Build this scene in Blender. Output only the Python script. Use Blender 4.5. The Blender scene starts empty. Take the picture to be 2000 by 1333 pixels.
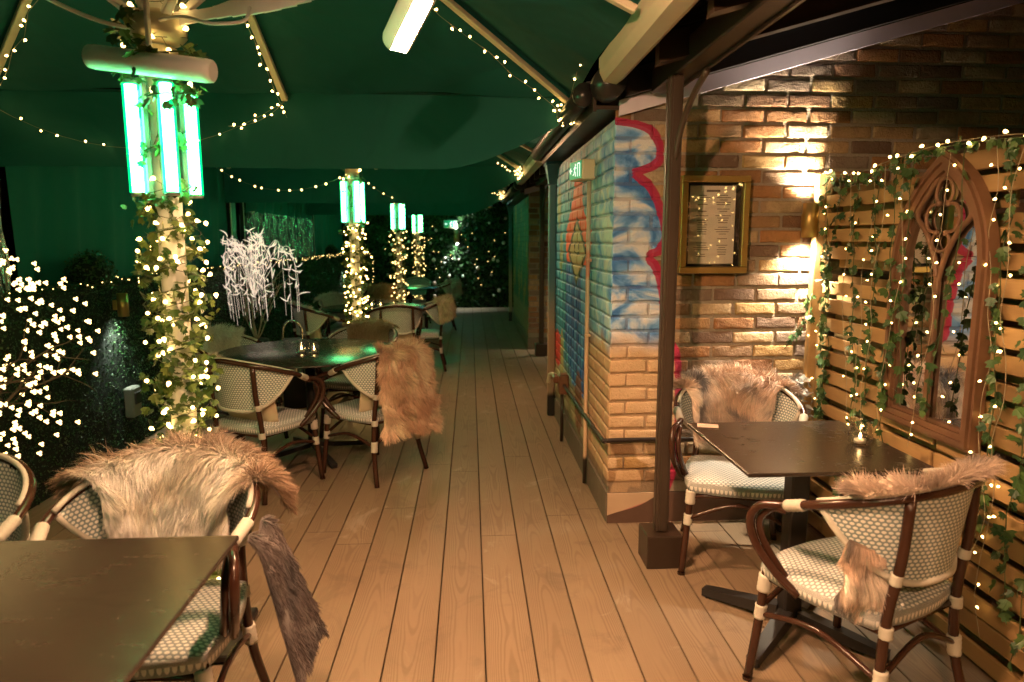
import bpy, math, random
import numpy as np
from mathutils import Vector, Matrix
random.seed(7); RNG = np.random.default_rng(7)
SC = bpy.context.scene; COL = SC.collection
R = math.radians; PI = math.pi
# ------------------------------------------------------------------ camera
F = 1333.0; EYE = 1.52
th = math.atan(197.5/F); ph = math.atan(82/F*math.cos(th))
cd = bpy.data.cameras.new('camera'); cam = bpy.data.objects.new('camera', cd); COL.objects.link(cam)
cam.location = (0, 0, EYE)
fw = Vector((math.sin(ph)*math.cos(th), math.cos(ph)*math.cos(th), -math.sin(th)))
rt = Vector((math.cos(ph), -math.sin(ph), 0)); up = rt.cross(fw)
cam.rotation_euler = Matrix((rt, up, -fw)).transposed().to_euler()
cd.sensor_width = 36; cd.lens = F/2000*36; cd.clip_end = 200; cd.clip_start = 0.05
cd.dof.use_dof = True; cd.dof.focus_distance = 3.3; cd.dof.aperture_fstop = 2.8
SC.camera = cam
# ------------------------------------------------------------------ world: night sky
w = bpy.data.worlds.new("World"); SC.world = w; w.use_nodes = True
nt = w.node_tree; sky = nt.nodes.new('ShaderNodeTexSky'); sky.sky_type = 'NISHITA'; sky.sun_disc = False
sky.sun_elevation = R(-6); sky.sun_rotation = R(200)
bg = nt.nodes['Background']; nt.links.new(sky.outputs[0], bg.inputs[0]); bg.inputs[1].default_value = 0.08
SC.view_settings.view_transform = 'Standard'; SC.view_settings.look = 'None'
SC.view_settings.gamma = 1; SC.view_settings.use_curve_mapping = False; SC.view_settings.exposure = 0.9
SC.cycles.use_denoising = True
try: SC.cycles.denoiser = 'OPENIMAGEDENOISE'
except Exception: pass
SC.cycles.sample_clamp_indirect = 3.0; SC.cycles.caustics_reflective = False; SC.cycles.caustics_refractive = False
SC.cycles.max_bounces = 6; SC.cycles.diffuse_bounces = 3; SC.cycles.glossy_bounces = 3; SC.cycles.transmission_bounces = 6
SC.cycles.use_light_tree = True
# light levels of the lamps in the place
P_TUBE = 7.4; P_HEAT = 4000.0; P_SCONCE = 84.0; P_BULB = 9.5

# ------------------------------------------------------------------ object helpers
def tag(o, label=None, cat=None, group=None, kind=None):
    if label: o['label'] = label
    if cat: o['category'] = cat
    if group: o['group'] = group
    if kind: o['kind'] = kind
    return o
def empty(name, loc=(0,0,0), rz=0, label=None, cat=None, group=None):
    o = bpy.data.objects.new(name, None); COL.objects.link(o); o.location = loc; o.rotation_euler = (0,0,rz)
    o.empty_display_size = 0.05
    return tag(o, label, cat, group)
def copy_tree(o, parent=None):
    c = o.copy(); COL.objects.link(c)
    if parent is not None: c.parent = parent
    for ch in list(o.children): copy_tree(ch, c)
    return c
def mesh_obj(name, V, Fc, mats=None, parent=None, smooth=True, uv=None, col=None, mi=None):
    me = bpy.data.meshes.new(name)
    me.from_pydata([tuple(v) for v in V], [], [tuple(int(i) for i in f) for f in Fc])
    if mats is not None:
        for m in (mats if isinstance(mats, (list, tuple)) else [mats]): me.materials.append(m)
    if mi is not None: me.polygons.foreach_set('material_index', np.array(mi, dtype=np.int32))
    if uv is not None:
        l = me.uv_layers.new(name='UVMap'); idx = np.zeros(len(me.loops), dtype=np.int32); me.loops.foreach_get('vertex_index', idx)
        l.data.foreach_set('uv', np.asarray(uv, dtype=np.float32)[idx].ravel())
    if col is not None:
        a = me.attributes.new('tint', 'FLOAT_COLOR', 'POINT')
        c4 = np.ones((len(V), 4), dtype=np.float32); c4[:, :3] = np.asarray(col)[:, :3]; a.data.foreach_set('color', c4.ravel())
    if smooth: me.polygons.foreach_set('use_smooth', np.ones(len(me.polygons), dtype=bool))
    me.update()
    o = bpy.data.objects.new(name, me); COL.objects.link(o)
    if parent is not None: o.parent = parent
    return o
def frame_of(d):
    d = np.array(d, float); d /= np.linalg.norm(d)+1e-12
    a = np.array([0,0,1.]) if abs(d[2]) < .9 else np.array([1.,0,0])
    u = np.cross(a, d); u /= np.linalg.norm(u); return u, np.cross(d, u), d
class MB:
    def __init__(s): s.v = []; s.f = []; s.m = []; s.c = []; s.uv = []; s.sm = []
    def add(s, V, Fc, m=0, col=None, uv=None, smooth=False):
        n = len(s.v); s.v += [tuple(map(float, p)) for p in V]
        for f in Fc: s.f.append(tuple(int(i)+n for i in f)); s.m.append(m); s.sm.append(smooth)
        s.c += [tuple(col) if col is not None else (1,1,1)]*len(V) if (col is None or np.ndim(col) == 1) else [tuple(c) for c in col]
        s.uv += [(0,0)]*len(V) if uv is None else [tuple(u) for u in uv]
        return s
    def box(s, c, size, rz=0, M=None, m=0, bev=0.0, col=None):
        hx, hy, hz = [q/2 for q in size]; b = min(bev, hx*.9, hy*.9, hz*.9)
        if b <= 0:
            V = [(x*hx, y*hy, z*hz) for z in (-1,1) for y in (-1,1) for x in (-1,1)]
            Fc = [(0,2,3,1),(4,5,7,6),(0,1,5,4),(2,6,7,3),(0,4,6,2),(1,3,7,5)]
        else:   # chamfered box
            V = []; ix = {}
            for z in (-1,1):
                for y in (-1,1):
                    for x in (-1,1):
                        for k in range(3):
                            p = [x*(hx-b), y*(hy-b), z*(hz-b)]; p[k] = (x*hx, y*hy, z*hz)[k]
                            ix[(x,y,z,k)] = len(V); V.append(p)
            Fc = []
            for k, (i, j) in ((0,(1,2)),(1,(2,0)),(2,(0,1))):
                for sg in (-1,1):
                    q = []
                    for a, bb in ((-1,-1),(1,-1),(1,1),(-1,1)):
                        t = [0,0,0]; t[k] = sg; t[i] = a; t[j] = bb; q.append(ix[(*t, k)])
                    Fc.append(q if sg > 0 else q[::-1])
            for k in range(3):
                i, j = (k+1)%3, (k+2)%3
                for a in (-1,1):
                    for bb in (-1,1):
                        t0=[0,0,0]; t0[i]=a; t0[j]=bb; t0[k]=-1; t1=list(t0); t1[k]=1
                        q = [ix[(*t0,i)], ix[(*t1,i)], ix[(*t1,j)], ix[(*t0,j)]]
                        Fc.append(q if a*bb < 0 else q[::-1])
            for x in (-1,1):
                for y in (-1,1):
                    for z in (-1,1):
                        q = [ix[(x,y,z,0)], ix[(x,y,z,1)], ix[(x,y,z,2)]]; Fc.append(q if x*y*z > 0 else q[::-1])
        V = np.array(V, float)
        if M is not None: V = V @ np.array(M).T
        if rz: cz, sz = math.cos(rz), math.sin(rz); V = np.stack([V[:,0]*cz-V[:,1]*sz, V[:,0]*sz+V[:,1]*cz, V[:,2]], 1)
        return s.add(V+np.array(c), Fc, m, col)
    def bar(s, a, b, w, h, m=0, bev=0.0, col=None):   # box from a to b, section w x h
        a = np.array(a,float); b = np.array(b,float); u, v, d = frame_of(b-a)
        return s.box((a+b)/2, (w, h, np.linalg.norm(b-a)), M=np.stack([u, v, d], 1), m=m, bev=bev, col=col)
    def tube(s, P, r, n=8, m=0, cap=True, col=None, close=False):
        P = np.array(P, float); k = len(P); r = np.full(k, r) if np.isscalar(r) else np.array(r)
        T = np.gradient(P, axis=0) if not close else (np.roll(P,-1,0)-np.roll(P,1,0))
        u = None; V = []
        for i in range(k):
            t = T[i]/(np.linalg.norm(T[i])+1e-12)
            if u is None: u = frame_of(t)[0]
            u = u - t*np.dot(u, t); u /= np.linalg.norm(u)+1e-12; vv = np.cross(t, u)
            a = np.arange(n)*2*PI/n
            V += list(P[i] + r[i]*(np.cos(a)[:,None]*u + np.sin(a)[:,None]*vv))
        Fc = [(i*n+j, i*n+(j+1)%n, ((i+1)%k)*n+(j+1)%n, ((i+1)%k)*n+j) for i in range(k if close else k-1) for j in range(n)]
        if cap and not close: Fc += [tuple(range(n))[::-1], tuple((k-1)*n+j for j in range(n))]
        return s.add(V, Fc, m, col, smooth=True)
    def lathe(s, c, prof, n=16, m=0, col=None):       # prof: (radius, z)
        V = [(c[0]+r*math.cos(a*2*PI/n), c[1]+r*math.sin(a*2*PI/n), c[2]+z) for r, z in prof for a in range(n)]
        k = len(prof); Fc = [(i*n+j, i*n+(j+1)%n, (i+1)*n+(j+1)%n, (i+1)*n+j) for i in range(k-1) for j in range(n)]
        return s.add(V, Fc, m, col, smooth=True)
    def build(s, name, mats=None, parent=None, uv=False, col=False):
        o = mesh_obj(name, s.v, s.f, mats, parent, smooth=False, uv=s.uv if uv else None, col=s.c if col else None, mi=s.m)
        o.data.polygons.foreach_set('use_smooth', np.array(s.sm, dtype=bool)); return o
def smooth_path(P, n=8):          # Catmull-Rom
    P = np.array(P, float); Q = np.vstack([2*P[0]-P[1], P, 2*P[-1]-P[-2]]); out = []
    for i in range(len(P)-1):
        p0,p1,p2,p3 = Q[i:i+4]
        for t in np.linspace(0,1,n,endpoint=False):
            out.append(.5*((2*p1)+(-p0+p2)*t+(2*p0-5*p1+4*p2-p3)*t*t+(-p0+3*p1-3*p2+p3)*t**3))
    out.append(P[-1]); return np.array(out)
def noise3(P, f=1.0, seed=0):     # cheap smooth pseudo noise in [-1,1]
    P = np.asarray(P, float)*f; r = np.random.default_rng(seed+100); o = 0
    for k in range(6):
        d = r.normal(size=3); o = o + np.sin(P@d*1.7 + r.uniform(0,6.28) + 1.3*np.sin(P@r.normal(size=3)*1.1))
    return o/3.2

# ------------------------------------------------------------------ material helpers
class NT:                          # tiny expression builder over shader nodes
    def __init__(s, name):
        s.mat = bpy.data.materials.new(name); s.mat.use_nodes = True; s.t = s.mat.node_tree
        s.b = s.t.nodes['Principled BSDF']
    def n(s, typ, **k):
        x = s.t.nodes.new(typ)
        for a, v in k.items(): setattr(x, a, v)
        return x
    def put(s, sock, v):
        if isinstance(v, E_): s.t.links.new(v.o, sock)
        elif isinstance(v, (int, float)): sock.default_value = v if sock.type == 'VALUE' else ((v,)*3 if sock.type == 'VECTOR' else (v,v,v,1))
        else: sock.default_value = tuple(v) if len(v) == len(sock.default_value) else tuple(v)+(1,)
    def math(s, op, a, b=0.0, c=None):
        x = s.n('ShaderNodeMath', operation=op); s.put(x.inputs[0], a); s.put(x.inputs[1], b)
        if c is not None: s.put(x.inputs[2], c)
        return E_(s, x.outputs[0])
    def pos(s):
        g = s.n('ShaderNodeNewGeometry'); x = s.n('ShaderNodeSeparateXYZ'); s.t.links.new(g.outputs['Position'], x.inputs[0])
        return [E_(s, x.outputs[i]) for i in range(3)]
    def obj(s): return E_(s, s.n('ShaderNodeTexCoord').outputs['Object'])
    def uv(s): return E_(s, s.n('ShaderNodeTexCoord').outputs['UV'])
    def vec(s, x, y, z):
        c = s.n('ShaderNodeCombineXYZ'); s.put(c.inputs[0], x); s.put(c.inputs[1], y); s.put(c.inputs[2], z); return E_(s, c.outputs[0])
    def sep(s, v):
        x = s.n('ShaderNodeSeparateXYZ'); s.t.links.new(v.o, x.inputs[0]); return [E_(s, x.outputs[i]) for i in range(3)]
    def noise(s, v, scale=5, detail=4, rough=.55, dist=0, color=False):
        x = s.n('ShaderNodeTexNoise'); s.t.links.new(v.o, x.inputs['Vector']); x.inputs['Scale'].default_value = scale
        x.inputs['Detail'].default_value = detail; x.inputs['Roughness'].default_value = rough; x.inputs['Distortion'].default_value = dist
        return E_(s, x.outputs[1 if color else 0])
    def attr(s, name):
        x = s.n('ShaderNodeAttribute', attribute_name=name); return E_(s, x.outputs['Color'])
    def ramp(s, v, stops):
        x = s.n('ShaderNodeValToRGB'); s.put(x.inputs[0], v); e = x.color_ramp.elements
        while len(e) < len(stops): e.new(.5)
        for k, (p, c) in enumerate(stops): e[k].position = p; e[k].color = (*c, 1) if len(c) == 3 else c
        return E_(s, x.outputs[0])
    def mix(s, f, a, b, mode='MIX'):
        x = s.n('ShaderNodeMix', data_type='RGBA', blend_type=mode, clamp_factor=True)
        s.put(x.inputs[0], f); s.put(x.inputs[6], a); s.put(x.inputs[7], b); return E_(s, x.outputs[2])
    def sstep(s, v, a, b):
        x = s.n('ShaderNodeMapRange', interpolation_type='SMOOTHSTEP'); s.put(x.inputs[0], v)
        x.inputs[1].default_value = a; x.inputs[2].default_value = b; return E_(s, x.outputs[0])
    def curve(s, v, pts, lo, hi, ylo, yhi):   # piecewise curve y(v), v in lo..hi
        x = s.n('ShaderNodeFloatCurve'); c = x.mapping.curves[0]; x.mapping.use_clip = False
        P = [((p-lo)/(hi-lo), (q-ylo)/(yhi-ylo)) for p, q in pts]
        while len(c.points) < len(P): c.points.new(.5, .5)
        for k, p in enumerate(P): c.points[k].location = p; c.points[k].handle_type = 'AUTO_CLAMPED'
        x.mapping.update(); s.put(x.inputs['Value'], (v-lo)/(hi-lo)); return E_(s, x.outputs[0])*(yhi-ylo)+ylo
    def bump(s, h, strength=.3, dist=.01):
        x = s.n('ShaderNodeBump'); s.put(x.inputs['Height'], h); x.inputs['Strength'].default_value = strength; x.inputs['Distance'].default_value = dist
        s.t.links.new(x.outputs[0], s.b.inputs['Normal'])
    def out(s, color=None, rough=None, metal=None, **k):
        if color is not None: s.put(s.b.inputs['Base Color'], color)
        if rough is not None: s.put(s.b.inputs['Roughness'], rough)
        if metal is not None: s.put(s.b.inputs['Metallic'], metal)
        for a, v in k.items(): s.put(s.b.inputs[a.replace('_', ' ')], v)
        return s.mat
class E_:
    def __init__(s, t, o): s.t = t; s.o = o
    def __add__(s, b): return s.t.math('ADD', s, b)
    __radd__ = __add__
    def __sub__(s, b): return s.t.math('SUBTRACT', s, b)
    def __rsub__(s, b): return s.t.math('SUBTRACT', b, s)
    def __mul__(s, b): return s.t.math('MULTIPLY', s, b)
    __rmul__ = __mul__
    def __truediv__(s, b): return s.t.math('DIVIDE', s, b)
    def __lt__(s, b): return s.t.math('LESS_THAN', s, b)
    def __gt__(s, b): return s.t.math('GREATER_THAN', s, b)
    def abs(s): return s.t.math('ABSOLUTE', s)
    def min(s, b): return s.t.math('MINIMUM', s, b)
    def max(s, b): return s.t.math('MAXIMUM', s, b)
def simple(name, color, rough=.5, metal=0, var=.12, nscale=8, bump=0, bscale=60, **k):
    t = NT(name); c = t.obj(); n = t.noise(c, nscale)
    lo = tuple(q*(1-var) for q in color); hi = tuple(min(1, q*(1+var)) for q in color)
    col = t.mix(n, lo, hi)
    if bump: t.bump(t.noise(c, bscale, 3), bump, .004)
    return t.out(col, t.math('ADD', n*.14, rough-.07), metal, **k)
def emit(name, color, strength, base=(.8,.8,.8)):
    t = NT(name); t.b.inputs['Emission Color'].default_value = (*color, 1); t.b.inputs['Emission Strength'].default_value = strength
    return t.out(base, .5)
MAT = {}
MAT['cream_metal'] = simple('cream painted aluminium', (.62,.56,.42), .4)
MAT['white_metal'] = simple('white painted steel', (.85,.85,.88), .4)
MAT['dark_metal'] = simple('dark brown painted steel', (.035,.022,.015), .38)
MAT['post_metal'] = simple('bronze powder coated post', (.05,.035,.025), .42)
MAT['black_metal'] = simple('black satin steel', (.018,.017,.018), .4)
MAT['brass'] = simple('brushed brass', (.55,.38,.14), .46, 1.0)
MAT['tube_frame'] = simple('lacquered brown bamboo tube', (.045,.018,.011), .22, var=.35, nscale=14)
MAT['binding'] = simple('grey white cord binding', (.55,.53,.47), .7, bump=.5, bscale=120)
MAT['cushion'] = simple('cream canvas cushion', (.62,.52,.37), .85, bump=.3, bscale=220)
MAT['wire'] = simple('clear fairy light wire', (.35,.30,.2), .4)
MAT['wire_dark'] = simple('dark fairy light wire', (.03,.045,.03), .5)
MAT['bulb'] = emit('warm fairy light', (1,.60,.17), P_BULB)
MAT['bulb_far'] = emit('warm distant fairy light', (1,.62,.20), 3.5)
MAT['blossom'] = emit('warm blossom light', (1,.62,.22), 2.4)
MAT['tube_green'] = emit('green fluorescent tube', (.40,1,.62), P_TUBE*2.7)
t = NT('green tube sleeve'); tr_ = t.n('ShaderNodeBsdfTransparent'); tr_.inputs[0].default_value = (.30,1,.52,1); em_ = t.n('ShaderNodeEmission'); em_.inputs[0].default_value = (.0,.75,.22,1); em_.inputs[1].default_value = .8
ad_ = t.n('ShaderNodeAddShader'); t.t.links.new(tr_.outputs[0], ad_.inputs[0]); t.t.links.new(em_.outputs[0], ad_.inputs[1]); t.t.links.new(ad_.outputs[0], t.t.nodes['Material Output'].inputs['Surface']); MAT['glow_fringe'] = t.mat  # added glowing shell: paints the green bloom fringe seen round each tube
MAT['batten'] = simple('grey lamp batten', (.25,.27,.25), .4)
MAT['heat'] = emit('glowing heater element', (1,.53,.27), P_HEAT*.3)
MAT['flame'] = emit('candle flame', (1,.55,.2), 25)
MAT['wax'] = simple('white candle wax', (.8,.75,.62), .5)
MAT['trunk'] = simple('dark twig bark', (.06,.04,.028), .8, bump=.5)
MAT['bark_pale'] = simple('pale painted bark', (.35,.30,.24), .8, bump=.5)
MAT['gutter_black'] = simple('black plastic gutter', (.02,.02,.02), .3)
MAT['fascia'] = simple('white painted fascia', (.62,.58,.74), .5)
MAT['paper'] = simple('cream paper', (.86,.78,.66), .7, var=.04)
MAT['black_card'] = simple('black display backing', (.01,.01,.011), .35)
MAT['ink'] = simple('brown grey print', (.22,.17,.13), .8)
MAT['cream_box'] = simple('cream plastic casing', (.7,.62,.45), .45)
MAT['green_sign'] = emit('lit green sign panel', (.02,.5,.2), .22, (.02,.3,.14))
MAT['white_sign'] = emit('lit white sign symbol', (.75,1,.85), .6)
MAT['teal'] = simple('teal tarpaulin', (.02,.34,.42), .5, var=.4, nscale=3, bump=.3, bscale=6)
MAT['bauble'] = simple('glossy pale bauble', (.8,.62,.55), .18, .3)
MAT['bauble_w'] = simple('glossy white bauble', (.8,.8,.72), .2, .2)
MAT['leaf_stem'] = simple('green ivy stem', (.05,.08,.025), .6)
def glass(name, tint=(1,1,1), rough=0.02):
    t = NT(name); m = t.out(tint, rough, 0); t.b.inputs['Transmission Weight'].default_value = 1; t.b.inputs['IOR'].default_value = 1.45; return m
def thin_glass(name, lo=.05, hi=.6):
    t = NT(name); tr = t.n('ShaderNodeBsdfTransparent'); gl = t.n('ShaderNodeBsdfGlossy'); gl.inputs['Roughness'].default_value = .03
    lw = t.n('ShaderNodeLayerWeight'); lw.inputs['Blend'].default_value = .35; mx = t.n('ShaderNodeMixShader')
    f = t.math('ADD', E_(t, lw.outputs['Facing'])*(hi-lo), lo); t.t.links.new(f.o, mx.inputs[0]); t.t.links.new(tr.outputs[0], mx.inputs[1]); t.t.links.new(gl.outputs[0], mx.inputs[2])
    t.t.links.new(mx.outputs[0], t.t.nodes['Material Output'].inputs['Surface']); return t.mat
MAT['glass'] = thin_glass('clear glass'); MAT['pane'] = thin_glass('menu glass', .08, .5)
t = NT('mirror silvering'); MAT['mirror'] = t.out((.82,.82,.8), .015, 1.0)
t = NT('dark roof glazing'); MAT['roofglass'] = t.out((.012,.014,.022), .12, 0)
def leaf_mat(name, a, b):
    t = NT(name); g = t.n('ShaderNodeNewGeometry'); rnd = E_(t, g.outputs['Random Per Island'])
    c = t.mix(rnd, a, b); m = t.out(c, .42); t.b.inputs['Subsurface Weight'].default_value = 0
    return m
MAT['ivy'] = leaf_mat('ivy leaf', (.015,.055,.02), (.07,.14,.035))
MAT['ivy_pole'] = leaf_mat('mixed green and gold ivy leaf', (.02,.08,.02), (.13,.19,.04))
MAT['box_leaf'] = leaf_mat('boxwood leaf', (.006,.03,.010), (.03,.085,.022))
MAT['hedge_core'] = simple('dark hedge backing', (.004,.009,.005), .9)
def fabric(name, col, bump=.25):
    t = NT(name); c = t.obj(); x, y, z = t.sep(c); n = t.noise(c, 1.6, 3)
    cc = t.mix(n, tuple(q*.8 for q in col), tuple(q*1.2 for q in col))
    t.bump(t.noise(c, 2.2, 2, dist=1.0)*1.0 + t.noise(c, 260, 1)*.02, bump, .05)
    return t.out(cc, .8)
MAT['canopy'] = fabric('dark green canopy canvas', (.002,.092,.086), .8)
MAT['curtain'] = fabric('dark green side curtain', (.002,.12,.10), .3)
t = NT('crinkled black foil'); c = t.obj(); n = t.noise(t.vec(*[q*k for q, k in zip(t.sep(c), (26,26,3.2))]), 1, 5, .65)
t.bump(n, 1.0, .05); MAT['foil'] = t.out((.72,.85,.85), .16, .75)
# woven bistro plastic
def weave(name, a, b, su=24, sv=24):
    t = NT(name); u = t.uv(); ux, vx, _ = t.sep(u); V_ = vx/.0125; row = t.math('FLOOR', V_); fy = V_-row-.5
    U_ = ux/.0200 + t.math('MODULO', t.math('ABSOLUTE', row), 2.0)*.5; fx = U_-t.math('FLOOR', U_)-.5
    d = (fx/.36)*(fx/.36) + (fy/.37)*(fy/.37); dot = t.sstep(d, 1.25, .75)
    strand = t.math('SINE', ux*1570.0)*.5+.5
    col = t.mix(dot, t.mix(strand*.3, b, tuple(q*.6 for q in b)), a); t.bump(dot + t.noise(u, 700, 1)*.2 + strand*.3, .6, .003)
    return t.out(col, .45)
MAT['weave'] = weave('woven cream and grey seat strands', (.88,.88,.86), (.33,.39,.42))
MAT['weave_green'] = weave('woven cream and sage back strands', (.86,.86,.82), (.26,.34,.35))
t = NT('fur'); c = t.attr('tint'); MAT['fur'] = t.out(c, .62, Sheen_Weight=.25)
def table_mat():
    t = NT('brown laminate tabletop'); c = t.obj(); x, y, z = t.sep(c)
    n = t.noise(t.vec(x*3, y*22, z*3), 2.2, 5, .6, .4); m = t.noise(c, 3, 3)
    col = t.mix(n, (.018,.012,.009), (.042,.028,.020)); col = t.mix(m*.4, col, (.03,.022,.017))
    sm = t.noise(c, 9, 5, .7, 1.0); t.bump(n, .08, .002); return t.out(col, t.math('ADD', n*.08 + sm*.13, .15), Specular_IOR_Level=.8)
MAT['table'] = table_mat()
def wood_mat(name, a, b, rough=.6):
    t = NT(name); c = t.obj(); x, y, z = t.sep(c); g = t.n('ShaderNodeNewGeometry'); rnd = E_(t, g.outputs['Random Per Island'])
    n = t.noise(t.vec(x*18 + rnd*40, y*2.2 + rnd*17, z*18), 1, 5, .6, .6)
    k = t.noise(t.vec(x*3, y*3, z*3 + rnd*9), 2, 2); kn = t.sstep(k, .68, .76)
    col = t.mix(n, a, b); col = t.mix(rnd*.75, col, tuple(q*.7 for q in a)); dirt = t.noise(t.vec(x, y*.6, z*.5), 5, 4); col = t.mix(t.sstep(dirt, .5, .7)*.5, col, tuple(q*.4 for q in a)); col = t.mix(kn*.6, col, tuple(q*.3 for q in a))
    t.bump(n, .25, .004); return t.out(col, rough)
MAT['pallet'] = wood_mat('rough pallet board', (.28,.165,.065), (.62,.42,.19))
MAT['frame_wood'] = wood_mat('red brown carved wood', (.15,.075,.04), (.28,.155,.085), .55)

# ================================================================== GROUND: composite decking
BW = 0.1844; X00 = 0.043
def deck():
    V = []; Fc = []; C_ = []; rr = random.Random(3)
    for k in range(-17, 15):
        x0 = X00 + k*BW + .0022; x1 = x0 + BW - .0044
        y = -2.5 + rr.uniform(-1.5, 0)
        while y < 15.9:
            L = 3.6; y1 = min(y+L, 15.9); g = .0015; n = len(V); b = .002
            c = (rr.random(), rr.random(), rr.random())
            for (xa, z) in ((x0, -.02), (x0, -b), (x0+b, 0), (x1-b, 0), (x1, -b), (x1, -.02)):
                V.append((xa, y+g, z)); V.append((xa, y1-g, z)); C_ += [c, c]
            for j in range(5): Fc.append((n+2*j, n+2*j+2, n+2*j+3, n+2*j+1))
            y = y1
    t = NT('limed oak composite deck board'); X, Y, Z = t.pos(); a = t.attr('tint'); r_, g_, b_ = t.sep(a)
    lx = (X-X00)/BW; lx = lx - t.math('FLOOR', lx) - .5
    wob = t.noise(t.vec(X*2, Y*.8, r_*50), 2.0, 2)
    # cathedral grain: nested arches along the board
    d = lx*lx*7.0 + lx*(r_-.5)*1.5 + (Y*.42*t.math('SIGN', g_-.5)) + wob*1.1 + b_*7
    rings = t.math('SINE', d*34.0)
    fine = t.noise(t.vec(X*60, Y*3.0, r_*30), 3, 3, .6)
    rings = t.sstep(rings, -.2, 1.0)
    big = t.noise(t.vec(X, Y, r_*20), 2.2, 4)
    base = t.mix(big, (.235,.165,.105), (.33,.25,.17)); base = t.mix(r_*.5, base, (.20,.145,.10))
    col = t.mix(rings*.50*t.sstep(wob, .3, .6), base, (.13,.085,.05)); col = t.mix(fine*.35, col, (.17,.12,.075))
    sm = t.sstep(t.noise(t.vec(X*1.2, Y*.9, 3), 2.4, 5, .7, 1.2), .60, .72); col = t.mix(sm*.4, col, (.46,.40,.33)); di = t.noise(t.vec(X*2.2, Y*1.6, 8), 2.0, 6, .7, .8); col = t.mix(t.sstep(di, .52, .70)*.45, col, (.12,.085,.06)); ed = t.sstep(lx.abs(), .44, .5); col = t.mix(ed*.35, col, (.10,.07,.045))
    t.bump(rings*(-.6) + fine*.7, .28, .003)
    m = t.out(col, t.math('ADD', big*.2, .42))
    o = mesh_obj('decking', V, Fc, m, None, smooth=False, col=C_); tag(o, kind='structure')
    b = MB(); b.add([(-6,-4,-.03),(6,-4,-.03),(6,18,-.03),(-6,18,-.03)], [(0,1,2,3)])
    o = b.build('ground', simple('dark ground under deck', (.012,.010,.008), .95)); tag(o, kind='structure')
    b = MB(); b.add([(-60,-60,-.06),(60,-60,-.06),(60,60,-.06),(-60,60,-.06)], [(0,1,2,3)])
    o = b.build('ground', simple('dark yard ground', (.03,.028,.025), .95)); tag(o, kind='structure')
deck()

# ================================================================== BRICK BUILDINGS
PAL = np.array([(.42,.25,.12),(.36,.17,.065),(.50,.34,.18),(.25,.12,.06),(.15,.095,.07),(.56,.42,.26),(.40,.19,.07),(.30,.20,.125),(.44,.29,.12),(.24,.19,.155),(.58,.48,.34),(.19,.15,.13)])
def brick_face(x0, x1, z0, z1, top=None, fine=True, seed=1, bl=.2145, bh=.0635, j=.0115, relief=1.0, phase=0.0):
    """bricks in a local plane: u along the wall, v up, w outward"""
    rr = random.Random(seed); V = []; Fc = []; Cc = []
    nx, nz = (9, 5) if fine else (3, 2); pitch = bh+j; row = int(math.ceil(z0/pitch)); k0 = row
    while row*pitch + bh < z1+.04:
        zb = row*pitch + j/2; off = (0 if row % 2 else .5)*(bl+j) + phase
        i = int(math.floor((x0-off)/(bl+j))) - 1
        while True:
            a = off + i*(bl+j) + j/2 + rr.uniform(-.004, .004)*relief; b = a + bl + rr.uniform(-.004, .004)*relief; i += 1
            if a > x1: break
            a = max(a, x0); b = min(b, x1)
            if b-a < .025 or zb < z0-.001: continue
            if top and zb+bh > top((a+b)/2)+.06: continue
            ht = bh + rr.uniform(-.003, .003)*relief; sl = rr.uniform(-.003,.003)*relief; wd = rr.uniform(0,.006)*relief
            c = PAL[rr.randrange(len(PAL))]*rr.uniform(.8, 1.2); n = len(V); sd = rr.random()*100
            us = ([0, .018, .04] + list(np.linspace(.04, .96, nx-1)[1:-1]) + [.96, .982, 1]) if fine else [0, .03, .97, 1]; vs = ([0, .065, .14] + list(np.linspace(.14,.86,nz-1)[1:-1]) + [.86, .935, 1]) if fine else [0, .1, .9, 1]
            for jv, v in enumerate(vs):
                for ju, u in enumerate(us):
                    edge = ju in (0, len(us)-1) or jv in (0, len(vs)-1)
                    near = ju in (1, len(us)-2) or jv in (1, len(vs)-2)
                    wv = (-.011 if relief > .6 else -.004) if edge else (wd + (0.0 if near else .0012))
                    if fine and not edge: wv += relief*(.0016*math.sin(9*u+sd)*math.cos(5*v+sd*1.7) + rr.uniform(-.0009,.0009))
                    corner = (u in (0,1)) and (v in (0,1))
                    uu = a+(b-a)*u; vv = zb + ht*v + sl*(u-.5)
                    if fine and edge: uu += rr.uniform(-.0013,.0013)*relief; vv += rr.uniform(-.0013,.0013)*relief
                    if fine and near and not edge: uu += rr.uniform(-.0012,.0012)*relief; vv += rr.uniform(-.0016,.0016)*relief
                    if corner: uu += .004*(1 if u == 0 else -1); vv += .004*(1 if v == 0 else -1)
                    V.append((uu, vv, wv)); Cc.append(c)
            m_ = len(us)
            for jv in range(len(vs)-1):
                for ju in range(m_-1): q = n+jv*m_+ju; Fc.append((q, q+1, q+m_+1, q+m_))
        row += 1
    return np.array(V), Fc, np.array(Cc)
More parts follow.
